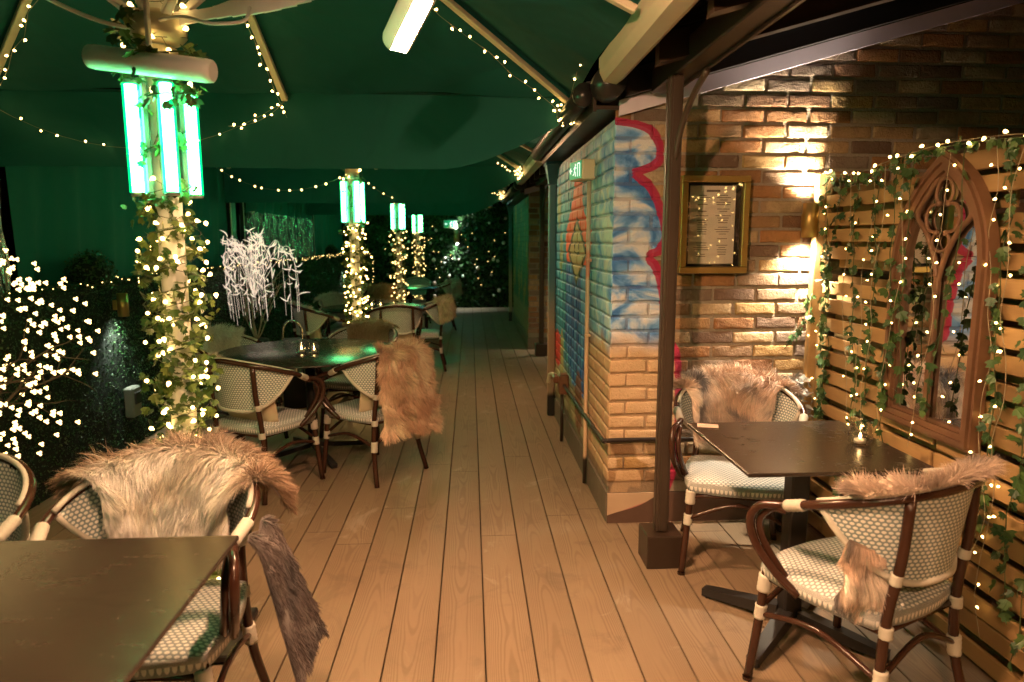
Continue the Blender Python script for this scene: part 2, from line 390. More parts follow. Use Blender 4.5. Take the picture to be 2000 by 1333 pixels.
def wall_obj(parent, name, axis, plane, a0, a1, z0, z1, mat, mortar, top=None, fine=True, seed=1, relief=1.0, phase=0.0, step=0):
    V, Fc, Cc = brick_face(a0, a1, z0, z1, top, fine, seed, relief=relief, phase=phase)
    b = MB()
    T = (lambda q: np.stack([q[:,0], np.full(len(q), plane)-q[:,2], q[:,1]], 1)) if axis == 'y' else (lambda q: np.stack([np.full(len(q), plane)-q[:,2], q[:,0], q[:,1]], 1))
    Fl = Fc if axis == 'y' else [f[::-1] for f in Fc]
    b.add(T(V), Fl, 0, Cc, smooth=fine)
    g = []; NX = 2 if top is None else 24
    us = np.linspace(a0, a1, NX); q = [(u, z0, -.006) for u in us] + [(u, (top(u) if top else z1), -.006) for u in us]
    f = [(i, i+1, NX+i+1, NX+i) for i in range(NX-1)]
    b.add(T(np.array(q)), f if axis == 'y' else [x[::-1] for x in f], 1, (.3,.27,.22))
    return b.build(name, [mat, mortar], parent, col=True)
# front wall: raw stock brick with the painted cloud edge
PINK = [(0,.60),(.049,.74),(.131,.962),(.23,1.06),(.487,1.091),(.80,1.085),(.932,1.069),(1.041,.999),(1.175,.993),(1.334,.966),(1.400,.935),(1.432,.912),(1.465,.962),(1.543,.990),(1.646,.97),(1.774,.913),(1.835,.845),(1.852,.828),(1.872,.885),(1.95,.952),(2.025,.931),(2.085,.85),(2.108,.70),(2.2,.5),(2.6,.5)]
def raw_brick(t, mort=False):
    c = t.obj(); a = t.attr('tint')
    n1 = t.noise(c, 14, 5, .7, .6); n2 = t.noise(c, 75, 4, .7); n3 = t.noise(c, 5, 3)
    if mort: col = t.mix(n2, (.22,.19,.15), (.42,.37,.30))
    else:
        col = t.mix(t.sstep(n1, .42, .62)*.55, a, t.mix(.6, a, (.10,.055,.035)))
        col = t.mix(t.sstep(n1, .6, .75)*.45, col, (.5,.40,.27)); col = t.mix(n2*.35, col, (.13,.08,.05))
        col = t.mix(n3*.12, col, (.30,.19,.11))
    return c, col, n1, n2
def front_mat(name, mort=False, paint=True):
    t = NT(name); c, col, n1, n2 = raw_brick(t, mort); X, Y, Z = t.pos()
    if paint:
        cv = lambda q: t.curve(q, PINK, 0, 2.6, .4, 1.2)
        c0 = cv(Z); ca = cv(Z+.016); cb = cv(Z-.016)
        wob = (n1-.5)*.012
        inside = t.sstep(c0 + wob - X, -.004, .004)
        lo = ca.min(cb).min(c0)-.012; hi = ca.max(cb).max(c0)+.024
        pink = t.sstep(X+wob-lo, -.004, .005)*t.sstep(hi-X-wob, -.004, .005)
        sky_n = t.noise(t.vec(X*1.0, 0.3, Z*1.6), 4.2, 3, .55, 1.0)
        sky_c = t.ramp(sky_n, [(.36,(.05,.20,.58)),(.44,(.16,.38,.80)),(.51,(.42,.60,.88)),(.60,(.72,.76,.86))])
        peach = t.mix(t.noise(c, 7, 3), (.56,.37,.21), (.70,.52,.34))
        raw_lo = t.mix(.35, col, (.45,.25,.09))
        br = t.noise(t.vec(X*8, 0, Z*5), 1, 1)
        zz = Z + (t.noise(c, 3.5, 3)-.5)*.16
        pc = t.mix(t.sstep(zz, .93, 1.06), peach, sky_c)
        low = t.sstep(Z, .478, .474)
        lowc = t.mix(t.sstep(br, .47, .53), raw_lo, peach)
        ps = t.mix(low, pc, lowc)
        ps = t.mix(t.sstep(n2, .62, .78)*.4, ps, (.2,.15,.1))
        if mort: ps = t.mix(.35, ps, (.14,.11,.09))
        col = t.mix(inside, col, ps)
        col = t.mix(pink*.93, col, (.42,.012,.085))
    t.bump(n1*.6 + n2*1.3, .9, .008); return t.out(col, .78)
def mural_mat(name, mort=False, kind=0):
    t = NT(name); c = t.obj(); X, Y, Z = t.pos()
    st = t.noise(t.vec(0, Y*9, Z*1.1), 1.2, 4, .6, .6); bl = t.noise(t.vec(0, Y*1.2, Z*1.5), 2.2, 3, .6, .8); n2 = t.noise(c, 60, 3)
    if kind == 0:
        base = t.ramp(st, [(.36,(.006,.08,.15)),(.47,(.012,.19,.31)),(.56,(.03,.29,.42)),(.68,(.16,.44,.48))])
        cloud = t.ramp(t.noise(t.vec(0, Y*1.6, Z*1.8), 2.5, 3, .5, 1.0), [(.36,(.05,.24,.60)),(.5,(.24,.50,.72)),(.64,(.52,.68,.70))])
        corner = t.sstep(Y + (bl-.5)*.9, 4.35, 3.75); base = t.mix(corner, base, cloud)
        peach = t.mix(st, (.42,.25,.13), (.58,.42,.27))
        zz = Z + (bl-.5)*.25
        lowm = t.sstep(zz, 1.04, .90)*t.sstep(Y, 4.9, 4.0); base = t.mix(lowm, base, peach)
        base = t.mix(t.sstep(zz, .62, .42)*t.sstep(Y, 4.0, 4.6), base, t.mix(st, (.30,.27,.13), (.42,.38,.22)))
        base = t.mix(t.sstep(zz, .26, .16), base, t.mix(bl, (.13,.11,.09), (.24,.19,.14)))
        def between(lo, hi, L, Rr, soft=.03):      # shape between two curves Y(z), z in lo..hi
            l = t.curve(Z, L, lo, hi, 4.0, 6.0); r = t.curve(Z, Rr, lo, hi, 4.0, 6.0)
            return t.sstep(Y-r, -soft, soft)*t.sstep(l-Y, -soft, soft)*(Z > lo)*(Z < hi)
        def ell(cy, cz, ry, rz):
            a = (Y-cy)/ry; b = (Z-cz)/rz; return t.sstep(a*a+b*b, 1.15, .85)
        coat = between(.50, 1.48, [(.5,4.80),(.65,5.0),(.82,5.16),(1.2,5.16),(1.38,5.12),(1.48,4.9)], [(.5,4.22),(.65,4.21),(.95,4.2),(1.2,4.2),(1.40,4.2),(1.48,4.3)], .02)
        coatc = t.ramp(st, [(.38,(.006,.05,.26)),(.5,(.012,.13,.48)),(.62,(.10,.34,.62))]); base = t.mix(coat, base, coatc)
        hat = between(1.36, 2.04, [(1.36,5.12),(1.50,5.20),(1.76,4.92),(2.0,4.70),(2.04,4.66)], [(1.36,4.20),(1.48,4.12),(1.61,4.14),(1.69,4.36),(1.78,4.44),(2.0,4.50),(2.04,4.56)], .008)
        base = t.mix(hat, base, t.mix(st, (.66,.05,.012), (.90,.13,.02)))
        dark = (Y-4.66).abs()/.43 + (Z-1.44).abs()/.235; face = (Y-4.66).abs()/.34 + (Z-1.44).abs()/.195
        base = t.mix(t.sstep(dark, 1.06, .94), base, (.03,.035,.02)); base = t.mix(t.sstep(face, 1.05, .93), base, t.mix(st, (.34,.25,.10), (.55,.42,.20)))
        for cy in (4.58, 4.74): base = t.mix(ell(cy, 1.48, .022, .03), base, (.03,.025,.02))
        mo = (Z-1.425-(Y-4.66).abs()*.12).abs(); base = t.mix(t.sstep(mo, .010, .004)*((Y-4.66).abs() < .11), base, (.04,.03,.02))
        base = t.mix(ell(4.50,.42,.16,.22)*.9, base, (.20,.07,.03)); base = t.mix(ell(5.62,.63,.24,.15), base, (.48,.04,.03))
        for cy, cz in ((5.60,1.78),(5.45,1.42)): base = t.mix(ell(cy, cz, .10, .17)*.8, base, (.20,.24,.06))
        base = t.mix(ell(5.35,.62,.10,.20)*.8, base, (.42,.38,.12))
    else:
        base = t.ramp(st, [(.3,(.01,.05,.03)),(.5,(.02,.12,.06)),(.65,(.06,.18,.07)),(.8,(.2,.26,.08))])
        base = t.mix(t.sstep(t.noise(t.vec(0, Y*1.4, Z*.9), 2, 2), .56, .62), base, t.mix(st, (.30,.12,.02), (.42,.34,.05)))
        base = t.mix(t.sstep(Z, .62, .50), base, t.mix(st, (.20,.16,.07), (.34,.26,.12)))
    base = t.mix(t.sstep(n2, .62, .8)*.35, base, (.06,.06,.05))
    if mort: base = t.mix(.34, base, (.03,.035,.035))
    t.bump(n2, .5, .005); return t.out(base, .6)
M_front = front_mat('raw stock brick with painted cloud edge'); M_front_m = front_mat('front wall mortar', True)
M_raw = front_mat('raw stock brick', False, False); M_raw_m = front_mat('raw mortar', True, False)
M_mur = mural_mat('painted mural brick'); M_mur_m = mural_mat('painted mural joints', True)
M_mur2 = mural_mat('painted green mural brick', False, 1); M_mur2_m = mural_mat('painted green mural joints', True, 1)
YF, XS, YE = 3.481, .727, 5.84
roofz = lambda x: 2.155 + (x-.85)*.281
def building(y0, y1, xs, fm, fmm, sm, smm, label, fine, sheds=True):
    root = empty('brick_building', (0,0,0), 0, label, 'building')
    wall_obj(root, 'front_wall', 'y', y0, xs, 3.60, .17, 3.0, fm, fmm, top=lambda x: min(3.0, roofz(x)+.02), fine=fine, seed=5, phase=.02)
    wall_obj(root, 'side_wall', 'x', xs, y0, y1, .17, 2.12, sm, smm, fine=fine, seed=9, relief=.45)
    t = NT('painted render plinth'); X, Y, Z = t.pos(); c = t.obj(); n = t.noise(c, 9, 4)
    cv = t.curve(Z, PINK, 0, 2.6, .4, 1.2)
    ins = t.sstep(cv-X, -.004, .004)*(Y < y0+.02 if False else t.math('LESS_THAN', Y, YF+.003)); d = (cv-X-.03).abs()
    col = t.mix(n, (.075,.04,.03), (.12,.07,.05)); col = t.mix(ins, col, t.mix(n, (.42,.30,.20), (.56,.42,.30)))
    ln = t.sstep(t.math('ADD', (X-.74)*.37+.030, n*.01)-Z, -.012, 0.0)*ins; 
    col = t.mix(ln*.9, col, (.40,.012,.07)); side = t.math('GREATER_THAN', Y, YF+.006); col = t.mix(side, col, t.mix(n, (.10,.085,.065), (.2,.16,.12)))
    t.bump(n, .3, .005); pm = t.out(col, .7)
    b = MB(); b.box(((xs+3.60)/2, y0+.01, .083), (3.60-xs, .026, .170)); b.box((xs+.008, (y0+.023+y1)/2, .083), (.026, y1-y0-.023, .170)); b.build('plinth', pm, root)
    # end return wall and inner body so light does not leak
    b = MB(); b.box(((xs+3.60)/2+.012, (y0+y1)/2+.012, 1.05), (3.60-xs-.03, y1-y0-.03, 2.08)); b.build('wall_core', M_raw_m, root)
    # eaves: soffit boards along the passage side and sloped roof
    b = MB(); b.box((xs-.02, (y0+y1)/2+.01, 2.165), (.16, y1-y0+.06, .02)); b.box((xs-.108, (y0+y1)/2+.01, 2.20), (.016, y1-y0+.06, .11)); b.build('soffit', MAT['dark_metal'], root)
    b = MB(); za, zb = 2.27, 2.27+.281*2.1
    b.add([(xs-.14,y0+.04,za),(3.75,y0+.04,zb),(3.75,y1+.1,zb),(xs-.14,y1+.1,za),(xs-.14,y0+.04,za+.03),(3.75,y0+.04,zb+.03),(3.75,y1+.1,zb+.03),(xs-.14,y1+.1,za+.03)], [(0,3,2,1),(4,5,6,7),(0,1,5,4),(1,2,6,5),(2,3,7,6),(3,0,4,7)])
    b.build('roof', simple('dark slate roof', (.03,.03,.035), .6), root)
    return root
b1 = building(YF, YE, XS, M_front, M_front_m, M_mur, M_mur_m, 'near brick building, its corner painted with a blue cloud edged in pink', True)
b2 = building(9.42, 12.75, .80, front_mat('far yellow painted brick', False, False), M_raw_m, M_mur2, M_mur2_m, 'far brick building down the passage with a dark green mural', False)
# white sloping fascia on the front wall, under the lean-to glass
def slope_box(b, x0, x1, y0, y1, zf, dz0, dz1, m=0):
    V = [(x, y, zf(x)+d) for x in (x0, x1) for y in (y0, y1) for d in (dz0, dz1)]
    b.add(V, [(0,1,3,2),(4,6,7,5),(0,4,5,1),(2,3,7,6),(0,2,6,4),(1,5,7,3)], m)
def leanto(y0, y1, label):
    root = empty('glass_canopy', (0,0,0), 0, label, 'glass roof', 'glazed lean-to roofs over the alcoves')
    yb = y1-.012
    b = MB(); slope_box(b, .74, 3.58, yb-.02, yb, roofz, 0, .075); b.build('fascia', MAT['fascia'], root)
    b = MB(); slope_box(b, .70, 3.6, y0, yb-.022, roofz, .205, .215); b.build('glazing', MAT['roofglass'], root)
    b = MB(); slope_box(b, .76, 3.58, yb-.075, yb-.022, roofz, .078, .20); b.build('rafter', MAT['black_metal'], root)
    y = yb-.62
    while y > y0:
        b = MB(); slope_box(b, .76, 3.58, y-.03, y+.03, roofz, .10, .20); slope_box(b, .76, 3.58, y-.036, y+.036, roofz, .088, .099, 0); b.build('rafter', MAT['dark_metal'], root); y -= .62
    b = MB(); b.box((.930, (y0+yb)/2, 2.275), (.10, yb-y0-.16, .11), bev=.006); b.box((.972, (y0+yb)/2, 2.213), (.012, yb-y0-.17, .012)); b.build('beam', MAT['dark_metal'], root)
    # box gutter in cream metal
    V = []; prof = [(.61,2.36),(.61,2.29),(.63,2.25),(.69,2.24),(.725,2.265),(.725,2.37),(.715,2.37),(.715,2.275),(.687,2.252),(.635,2.262),(.62,2.29),(.62,2.36)]
    n = len(prof); b = MB(); ya, ybb = y0, y1-.16
    b.add([(x, ya, z) for x, z in prof]+[(x, ybb, z) for x, z in prof], [(i, (i+1)%n, n+(i+1)%n, n+i) for i in range(n)]+[tuple(range(n))[::-1], tuple(range(n, 2*n))])
    g = b.build('gutter', MAT['cream_metal'], root)
    b = MB(); b.tube([(.665, ybb-.02, 2.26),(.665, ybb+.10, 2.255)], .078, 14); b.build('gutter_cap', MAT['gutter_black'], g)
    return root
leanto(.3, YF, 'glazed lean-to roof with cream gutter over the near alcove')
leanto(6.6, 9.42, 'glazed lean-to roof over the farther alcove down the passage')
# posts with boxed feet
def post(x, y, label):
    r = empty('roof_post', (x,y,0), 0, label, 'post', 'dark steel roof posts')
    b = MB(); b.box((0,0,1.19), (.058,.058,2.06), bev=.004); b.box((-.0315,0,1.19), (.005,.03,2.05)); b.box((.0,-.0315,1.19), (.03,.005,2.05)); b.build('shaft', MAT['post_metal'], r)
    b = MB(); b.box((0,0,.079), (.168,.168,.158), bev=.004); b.build('foot', MAT['dark_metal'], r)
    b = MB(); b.tube(smooth_path([(0,-.02,1.86),(.015,-.06,2.0),(.03,-.16,2.11),(.035,-.30,2.172)], 5), .014, 8); b.build('brace', MAT['post_metal'], r)
post(.892, 3.03, 'slim dark roof post with square box foot standing in front of the painted brick corner')
post(.935, 8.93, 'slim dark roof post in the distance before yellow brickwork')
# painted square downpipes at the ends of the buildings
def downpipe(x, y, label):
    t = NT('downpipe painted to match the mural'); X, Y, Z = t.pos(); n = t.noise(t.vec(X*3, Y*3, Z*1.3), 2, 3)
    col = t.mix(t.sstep(Z+(n-.5)*.4, .75, 1.25), t.mix(n, (.40,.26,.18), (.5,.36,.26)), t.mix(n, (.04,.15,.20), (.10,.25,.30)))
    col = t.mix(t.sstep(Z+(n-.5)*.1, .22, .17), col, (.02,.018,.017)); m = t.out(col, .5)
    r = empty('downpipe', (x,y,0), 0, label, 'downpipe', 'painted downpipes on the building ends')
    b = MB(); b.box((0,0,.99), (.062,.062,1.98), bev=.008); b.build('pipe', m, r)
    b = MB(); b.add([(-.06,-.10,2.13),(.06,-.10,2.13),(.06,.06,2.13),(-.06,.06,2.13),(-.034,-.034,1.98),(.034,-.034,1.98),(.034,.034,1.98),(-.034,.034,1.98)], [(0,3,2,1),(4,5,6,7),(0,1,5,4),(1,2,6,5),(2,3,7,6),(3,0,4,7)]); b.box((0,-.02,2.15), (.14,.18,.05), bev=.006); b.build('hopper', m, r)
    return r
downpipe(.693, 5.80, 'square downpipe, blue above and pinkish below, ending the near building')
downpipe(.75, 12.80, 'square blue downpipe at the far end of the far building')
# gutter along near building side
b = MB(); b.tube([(.575, y, 2.235) for y in np.linspace(3.52, 5.95, 8)], .052, 12); b.tube([(.575,3.50,2.235),(.575,3.54,2.235)], .058, 12)
g = b.build('rain_gutter', MAT['gutter_black']); tag(g, 'black round rain gutter along the eaves above the mural', 'gutter')
b = MB(); b.tube([(.63, y, 2.235) for y in np.linspace(9.5, 12.9, 8)], .052, 10)
g = b.build('rain_gutter', MAT['gutter_black']); tag(g, 'black rain gutter along the eaves of the far building', 'gutter')

# wall trim: rail pipe, conduit, tap, exit sign
b = MB(); b.tube(smooth_path([(2.55,3.445,.475),(1.3,3.445,.475),(.80,3.445,.475),(.705,3.44,.475),(.69,3.50,.472),(.692,4.2,.455),(.692,4.95,.445)], 6), .0125, 8)
o = b.build('pipe', simple('black brown lagged pipe', (.02,.014,.012), .35)); tag(o, 'thin black pipe running round the brick corner at knee height', 'pipe')
b = MB(); b.tube([(.699,4.05,z) for z in np.linspace(.02,1.86,8)], .0125, 8)
for z in (.45,.95,1.40): b.box((.703,4.05,z), (.03,.045,.018), bev=.003)
t = NT('conduit painted cream and red'); X,Y,Z = t.pos(); col = t.mix(t.sstep(Z,1.0,1.5), (.62,.45,.30), (.45,.42,.33)); col = t.mix(t.sstep((Z-1.38).abs(),.10,.06)*.8, col, (.5,.2,.14)); col = t.mix(t.sstep(Z,.2,.17), col, (.03,.025,.02))
o = b.build('conduit', t.out(col,.5)); tag(o, 'thin cream vertical conduit on the mural wall under the exit sign', 'conduit')
def exit_sign(loc, rz, label, s=1.0):
    r = empty('exit_sign', loc, rz, label, 'exit sign')
    b = MB(); b.box((0,.045,0), (.20*s,.085,.115*s), bev=.008); b.build('casing', MAT['cream_box'], r)
    b = MB(); b.box((0,-.001,0), (.185*s,.004,.10*s)); b.build('panel', MAT['green_sign'], r)
    b = MB(); q = -.0055      # running figure, arrow and doorway
    def bar2(x0,z0,x1,z1,w): b.bar((x0*s,q,z0*s),(x1*s,q,z1*s), .002, w*s)
    b.lathe((0,0,0), [(0,0)], 3) if False else None
    b.box((.012*s,q,.030*s), (.012*s,.002,.012*s)); bar2(.008,.022,-.002,-.004,.010); bar2(.006,.018,.026,.010,.005); bar2(.004,.018,-.016,.008,.005)
    bar2(-.002,-.004,.014,-.018,.006); bar2(.014,-.018,.010,-.036,.006); bar2(-.002,-.004,-.012,-.022,.006); bar2(-.012,-.022,-.028,-.026,.006)
    bar2(.045,.036,.045,-.038,.006); bar2(.045,.036,.078,.036,.006); bar2(.078,.036,.078,-.038,.006)
    bar2(-.078,0,-.042,0,.008); bar2(-.078,0,-.062,.016,.007); bar2(-.078,0,-.062,-.016,.007)
    b.build('symbol', MAT['white_sign'], r); return r
exit_sign((.625,4.10,1.925), -PI/2+.22, 'cream emergency exit box with green panel on the mural wall above the conduit')
r = empty('outside_tap', (.66,5.0,.42), 0, 'brown boxed tap with a dark pipe down to the deck, low on the mural wall', 'tap')
b = MB(); b.box((.03,0,.03), (.075,.10,.15), bev=.01); b.box((-.02,.05,.06), (.05,.13,.05), bev=.012); b.build('housing', simple('varnished brown box', (.22,.09,.05), .4), r)
b = MB(); b.tube([(.02,-.02,-.04),(.02,-.02,-.41)], .013, 8); b.build('pipe', MAT['dark_metal'], r)
b = MB(); b.tube(smooth_path([(-.02,.10,.08),(-.05,.16,.07),(-.06,.20,.0)],5), .016, 8); b.build('spout', MAT['cream_box'], r)

# boundary wall behind the trellis, dark
root = empty('boundary_wall', (0,0,0), 0, 'tall dark brick wall behind the slatted trellis screen', 'wall')
wall_obj(root, 'brickwork', 'x', 3.59, -1.0, 3.44, 0, 3.1, M_raw, M_raw_m, fine=False, seed=21)

# ================================================================== menu case and wall lamp
r = empty('menu_case', (1.236, 3.455, 1.595), 0, 'brass framed glass menu case on the brick wall, cream printed sheet inside', 'menu case')
b = MB(); W, Hh = .35, .487
for c, s in (((0,0,Hh/2-.016),(W,.06,.032)),((0,0,-Hh/2+.016),(W,.06,.032)),((-W/2+.016,0,0),(.032,.06,Hh-.0655)),((W/2-.016,0,0),(.032,.06,Hh-.0655))): b.box(c, s, bev=.003)
b.build('frame', MAT['brass'], r)
b = MB(); b.box((0,.012,0), (W-.066,.012,Hh-.066)); b.build('backing', MAT['black_card'], r)
b = MB(); b.box((-.006,.003,.0), (.236,.003,.392)); pp = b.build('menu_sheet', MAT['paper'], r)
b = MB(); rr = random.Random(4); z = .165
b.box((-.005,.0005,.170), (.07,.0012,.010)); z = .148
while z > -.17:
    for cx in (-.058,.050):
        if rr.random() < .88: wd = rr.uniform(.035,.085); b.box((cx,.0005,z), (wd,.0012,.0034))
    z -= .0115 if rr.random() < .85 else .022
b.build('print', MAT['ink'], pp)
b = MB(); b.box((0,-.019,0), (W-.066,.003,Hh-.066)); 
b.build('glass', MAT['pane'], r)

def sconce(loc, label, energy, down_only=False, group=None, size=1.0, col=(1,.80,.55), spread=R(115), yaw=0):
    r = empty('wall_lamp', loc, yaw, label, 'wall lamp', group)
    b = MB(); rad = .038*size; hh = .085*size
    b.lathe((0,-.06,0), [(rad-.004,-hh+.012),(rad-.004,-hh),(rad,-hh),(rad,hh),(rad-.004,hh),(rad-.004,hh-.012)], 20); b.build('shade', MAT['brass'], r)
    b = MB(); b.box((0,-.012,0), (.035,.03,.07), bev=.004); b.build('bracket', MAT['brass'], r)
    for sg in ((-1,) if down_only else (-1,1)):
        b = MB(); b.lathe((0,-.06,sg*(hh-.015)), [(.001,0),(rad-.006,0)], 16); e = b.build('bulb', emit('wall lamp glow', col, 30), r)
        ld = bpy.data.lights.new('wall_lamp_light', 'SPOT'); ld.energy = energy; ld.color = col; ld.spot_size = spread; ld.spot_blend = 1.0; ld.shadow_soft_size = .03
        l = bpy.data.objects.new('wall_lamp_light', ld); COL.objects.link(l); l.parent = r; l.location = (0,-.055,sg*(hh-.004)); l.rotation_euler = (R(6) if sg < 0 else R(174), 0, 0)
    return r
sconce((1.715,9.40,1.617), 'wall lamp in the farther alcove, lighting the yellow brickwork', 60)
sconce((1.715,3.462,1.617), 'brass up and down wall lamp glowing in the brick corner beside the trellis', P_SCONCE)

# ================================================================== trellis screen with pallets
XT = 1.80
r = empty('trellis_screen', (0,0,0), 0, 'slatted pallet wood screen along the right side of the alcove', 'trellis')
b = MB(); rr = random.Random(11); z = 1.800; k = 0
while z > .02:
    h = rr.uniform(.060,.072); y0 = .9 + rr.uniform(-.02,.02)
    segs = [(.7, 1.62),(1.63, 2.46+rr.uniform(-.01,.01)),(2.47, 3.40)]
    for (a, c) in segs:
        if rr.random() < .95: zz = z+rr.uniform(-.007,.007); xx = XT+rr.uniform(-.004,.006); b.bar((xx, a+.005+rr.uniform(-.012,.012), zz+rr.uniform(-.005,.005)), (xx+rr.uniform(-.003,.003), c-.005, zz), .016, h*rr.uniform(.86,1.04), bev=.003)
    if rr.random() < .8: ya = .75 if rr.random() < .5 else rr.uniform(1.6,2.4); b.box((XT+.078, (ya+3.38)/2, z-.045+rr.uniform(-.008,.008)), (.016, 3.38-ya, rr.uniform(.055,.08)), bev=.002)
    z -= .087; k += 1
b.build('slats', MAT['pallet'], r)
for y in (1.05,1.95,2.85): b = MB(); b.box((XT+.045,y,.91), (.06,.04,1.78), bev=.003); b.build('batten', MAT['pallet'], r)
b = MB(); b.box((XT-.012,3.425,.925), (.075,.045,1.85), bev=.004); b.build('post', MAT['pallet'], r)

# gothic arched mirror
MY, MW, MZ0, MZS, MZT = 2.485, .265, .775, 1.42, 1.845     # centre y, half width, sill, spring, apex
def arch(off, n=14, z0=None):           # outline points (y,z), left foot over apex to right foot; off shrinks inward
    w_ = MW-off; za = MZT-off*1.35; z0 = MZ0+off if z0 is None else z0; P = [(-w_, z0), (-w_, MZS)]
    hh = za-MZS; Rr = (w_*w_+hh*hh)/(2*w_)
    a1 = math.asin(hh/Rr)
    for i in range(1, n+1): a = a1*i/n; P.append((Rr*(1-math.cos(a))-w_, MZS+Rr*math.sin(a)))
    return P + [(-y, z) for y, z in P[-2::-1]]
r = empty('arched_mirror', (0,0,0), 0, 'tall gothic arched mirror in a carved wooden frame hung on the trellis', 'mirror')
def ribbon(b, A, B, x0, x1):            # closed band between outlines A (outer) and B (inner)
    n = len(A); V = [(x1, MY-y, z) for y, z in A]+[(x1, MY-y, z) for y, z in B]+[(x0, MY-y, z) for y, z in A]+[(x0, MY-y, z) for y, z in B]
    Fc = []
    for i in range(n):
        j = (i+1) % n; Fc += [(i, j, n+j, n+i), (2*n+i, 3*n+i, 3*n+j, 2*n+j), (i, 2*n+i, 2*n+j, j), (n+i, n+j, 3*n+j, 3*n+i)]
    b.add(V, Fc)
b = MB(); ribbon(b, arch(0), arch(.052), 1.790, 1.748); ribbon(b, arch(.012), arch(.030), 1.749, 1.736); ribbon(b, arch(.0525), arch(.064), 1.788, 1.762); b.build('frame', MAT['frame_wood'], r)
b = MB(); A = arch(.05); n = len(A); b.add([(1.776, MY-y, z) for y, z in A], [tuple(range(n))[::-1]]); g = b.build('mirror_glass', MAT['mirror'], r)
b = MB(); b.box((1.764,MY,1.105), (.022,.026,.56), bev=.004)
for s in (-1,1):                         # Y shaped tracery
    b.tube(smooth_path([(1.764,MY-s*.002,1.36),(1.764,MY-s*.028,1.45),(1.764,MY-s*.088,1.55),(1.764,MY-s*.150,1.615),(1.764,MY-s*.088,1.70),(1.764,MY-s*.03,1.772)],6), .0105, 8)
def ringy(pts): b.tube(smooth_path([(1.762,MY-y,z) for y, z in pts],6), .0065, 8)
for s in (-1,1):
    ringy([(0,1.475),(s*.035,1.487),(s*.048,1.52),(s*.028,1.545)]); ringy([(s*.028,1.545),(s*.075,1.56),(s*.092,1.605),(s*.07,1.645),(s*.03,1.655)]); ringy([(s*.03,1.655),(s*.045,1.69),(s*.03,1.735),(0,1.75)])
    for z in (1.545,1.655): b.lathe((1.762,MY-s*.028,z-.012), [(.001,0),(.012,.004),(.012,.02),(.001,.024)], 8)
b.build('tracery', MAT['frame_wood'], r)

# ================================================================== leaves
IVY_V = np.array([(0,0,0),(-.28,.05,.03),(-.5,.30,.06),(-.26,.42,.03),(-.30,.72,.05),(-.06,.66,0),(0,1.0,-.05),(.06,.66,0),(.30,.72,.05),(.26,.42,.03),(.5,.30,.06),(.28,.05,.03)])
IVY_F = [(0,1,2,3),(0,3,4,5),(0,5,6,7),(0,7,8,9),(0,9,10,11)]
LF_V = np.array([(0,0,0),(-.32,.45,.06),(0,1,0),(.32,.45,.06)]); LF_F = [(0,3,2,1)]
def scatter(b, TV, TF, P, N, U, S, m=0):   # template at points; N normal, U leaf direction, S size
    P = np.array(P); N = np.array(N, float); U = np.array(U, float); N /= np.linalg.norm(N,axis=1)[:,None]+1e-9
    U = U - N*np.sum(U*N,1)[:,None]; U /= np.linalg.norm(U,axis=1)[:,None]+1e-9; W_ = np.cross(U, N)
    V = P[:,None,:] + np.array(S)[:,None,None]*(TV[None,:,0:1]*W_[:,None,:] + TV[None,:,1:2]*U[:,None,:] + TV[None,:,2:3]*N[:,None,:])
    k = len(TV); V = V.reshape(-1,3); n0 = len(b.v)
    b.v += [tuple(v) for v in V.tolist()]
    for f in TF:
        A = np.arange(len(P))[:,None]*k + np.array(f)[None,:] + n0; b.f += [tuple(q) for q in A.tolist()]
    nf = len(P)*len(TF); b.m += [m]*nf; b.sm += [False]*nf; b.c += [(1,1,1)]*len(V); b.uv += [(0,0)]*len(V)
BULBS = {}
def bulb_mesh(kind, size):
    key = (kind, size)
    if key in BULBS: return BULBS[key]
    b = MB()
    if kind == 'cone': b.lathe((0,0,0), [(.0008,-size*1.6),(size*.55,-size*1.0),(size,0),(size*.8,size*.7),(.0005,size)], 8); m = MAT['bulb']
    elif kind == 'far': b.lathe((0,0,0), [(.0005,-size),(size*.8,-size*.6),(size,0),(size*.8,size*.6),(.0005,size)], 6); m = MAT['bulb_far']
    else:
        for dx, dz in ((-.6,.1),(.5,.5),(.4,-.6),(-.1,-.1)): b.lathe((dx*size,0,dz*size), [(.0005,-size*.6),(size*.5,-size*.3),(size*.62,0),(size*.5,size*.3),(.0005,size*.6)], 6)
        m = MAT['blossom']
    o = b.build('bulb', m); BULBS[key] = o.data; bpy.data.objects.remove(o); return BULBS[key]
def place_bulbs(parent, pts, kind='cone', size=.006, name='bulb', rng=None, cap=100):
    me = bulb_mesh(kind, size); rr = rng or random.Random(5); pts = list(pts)
    pts.sort(key=lambda p: (Vector(p)-Vector((0,0,EYE))).length)
    for p in pts[:cap]:
        o = bpy.data.objects.new(name, me); COL.objects.link(o); o.parent = parent; o.location = p
        o.rotation_euler = (rr.uniform(-1.4,1.4), rr.uniform(-1.4,1.4), rr.uniform(0,6)) if kind != 'blossom' else (rr.uniform(-.5,.5), rr.uniform(-3,3), rr.uniform(-.8,.8)+.5)
    if len(pts) > cap:
        b = MB(); V0 = np.array([v.co[:] for v in me.vertices]); F0 = [tuple(q.vertices) for q in me.polygons]
        for p in pts[cap:]: b.add(V0+np.array(p), F0)
        o = b.build(name, me.materials[0], parent); o['kind'] = 'stuff'
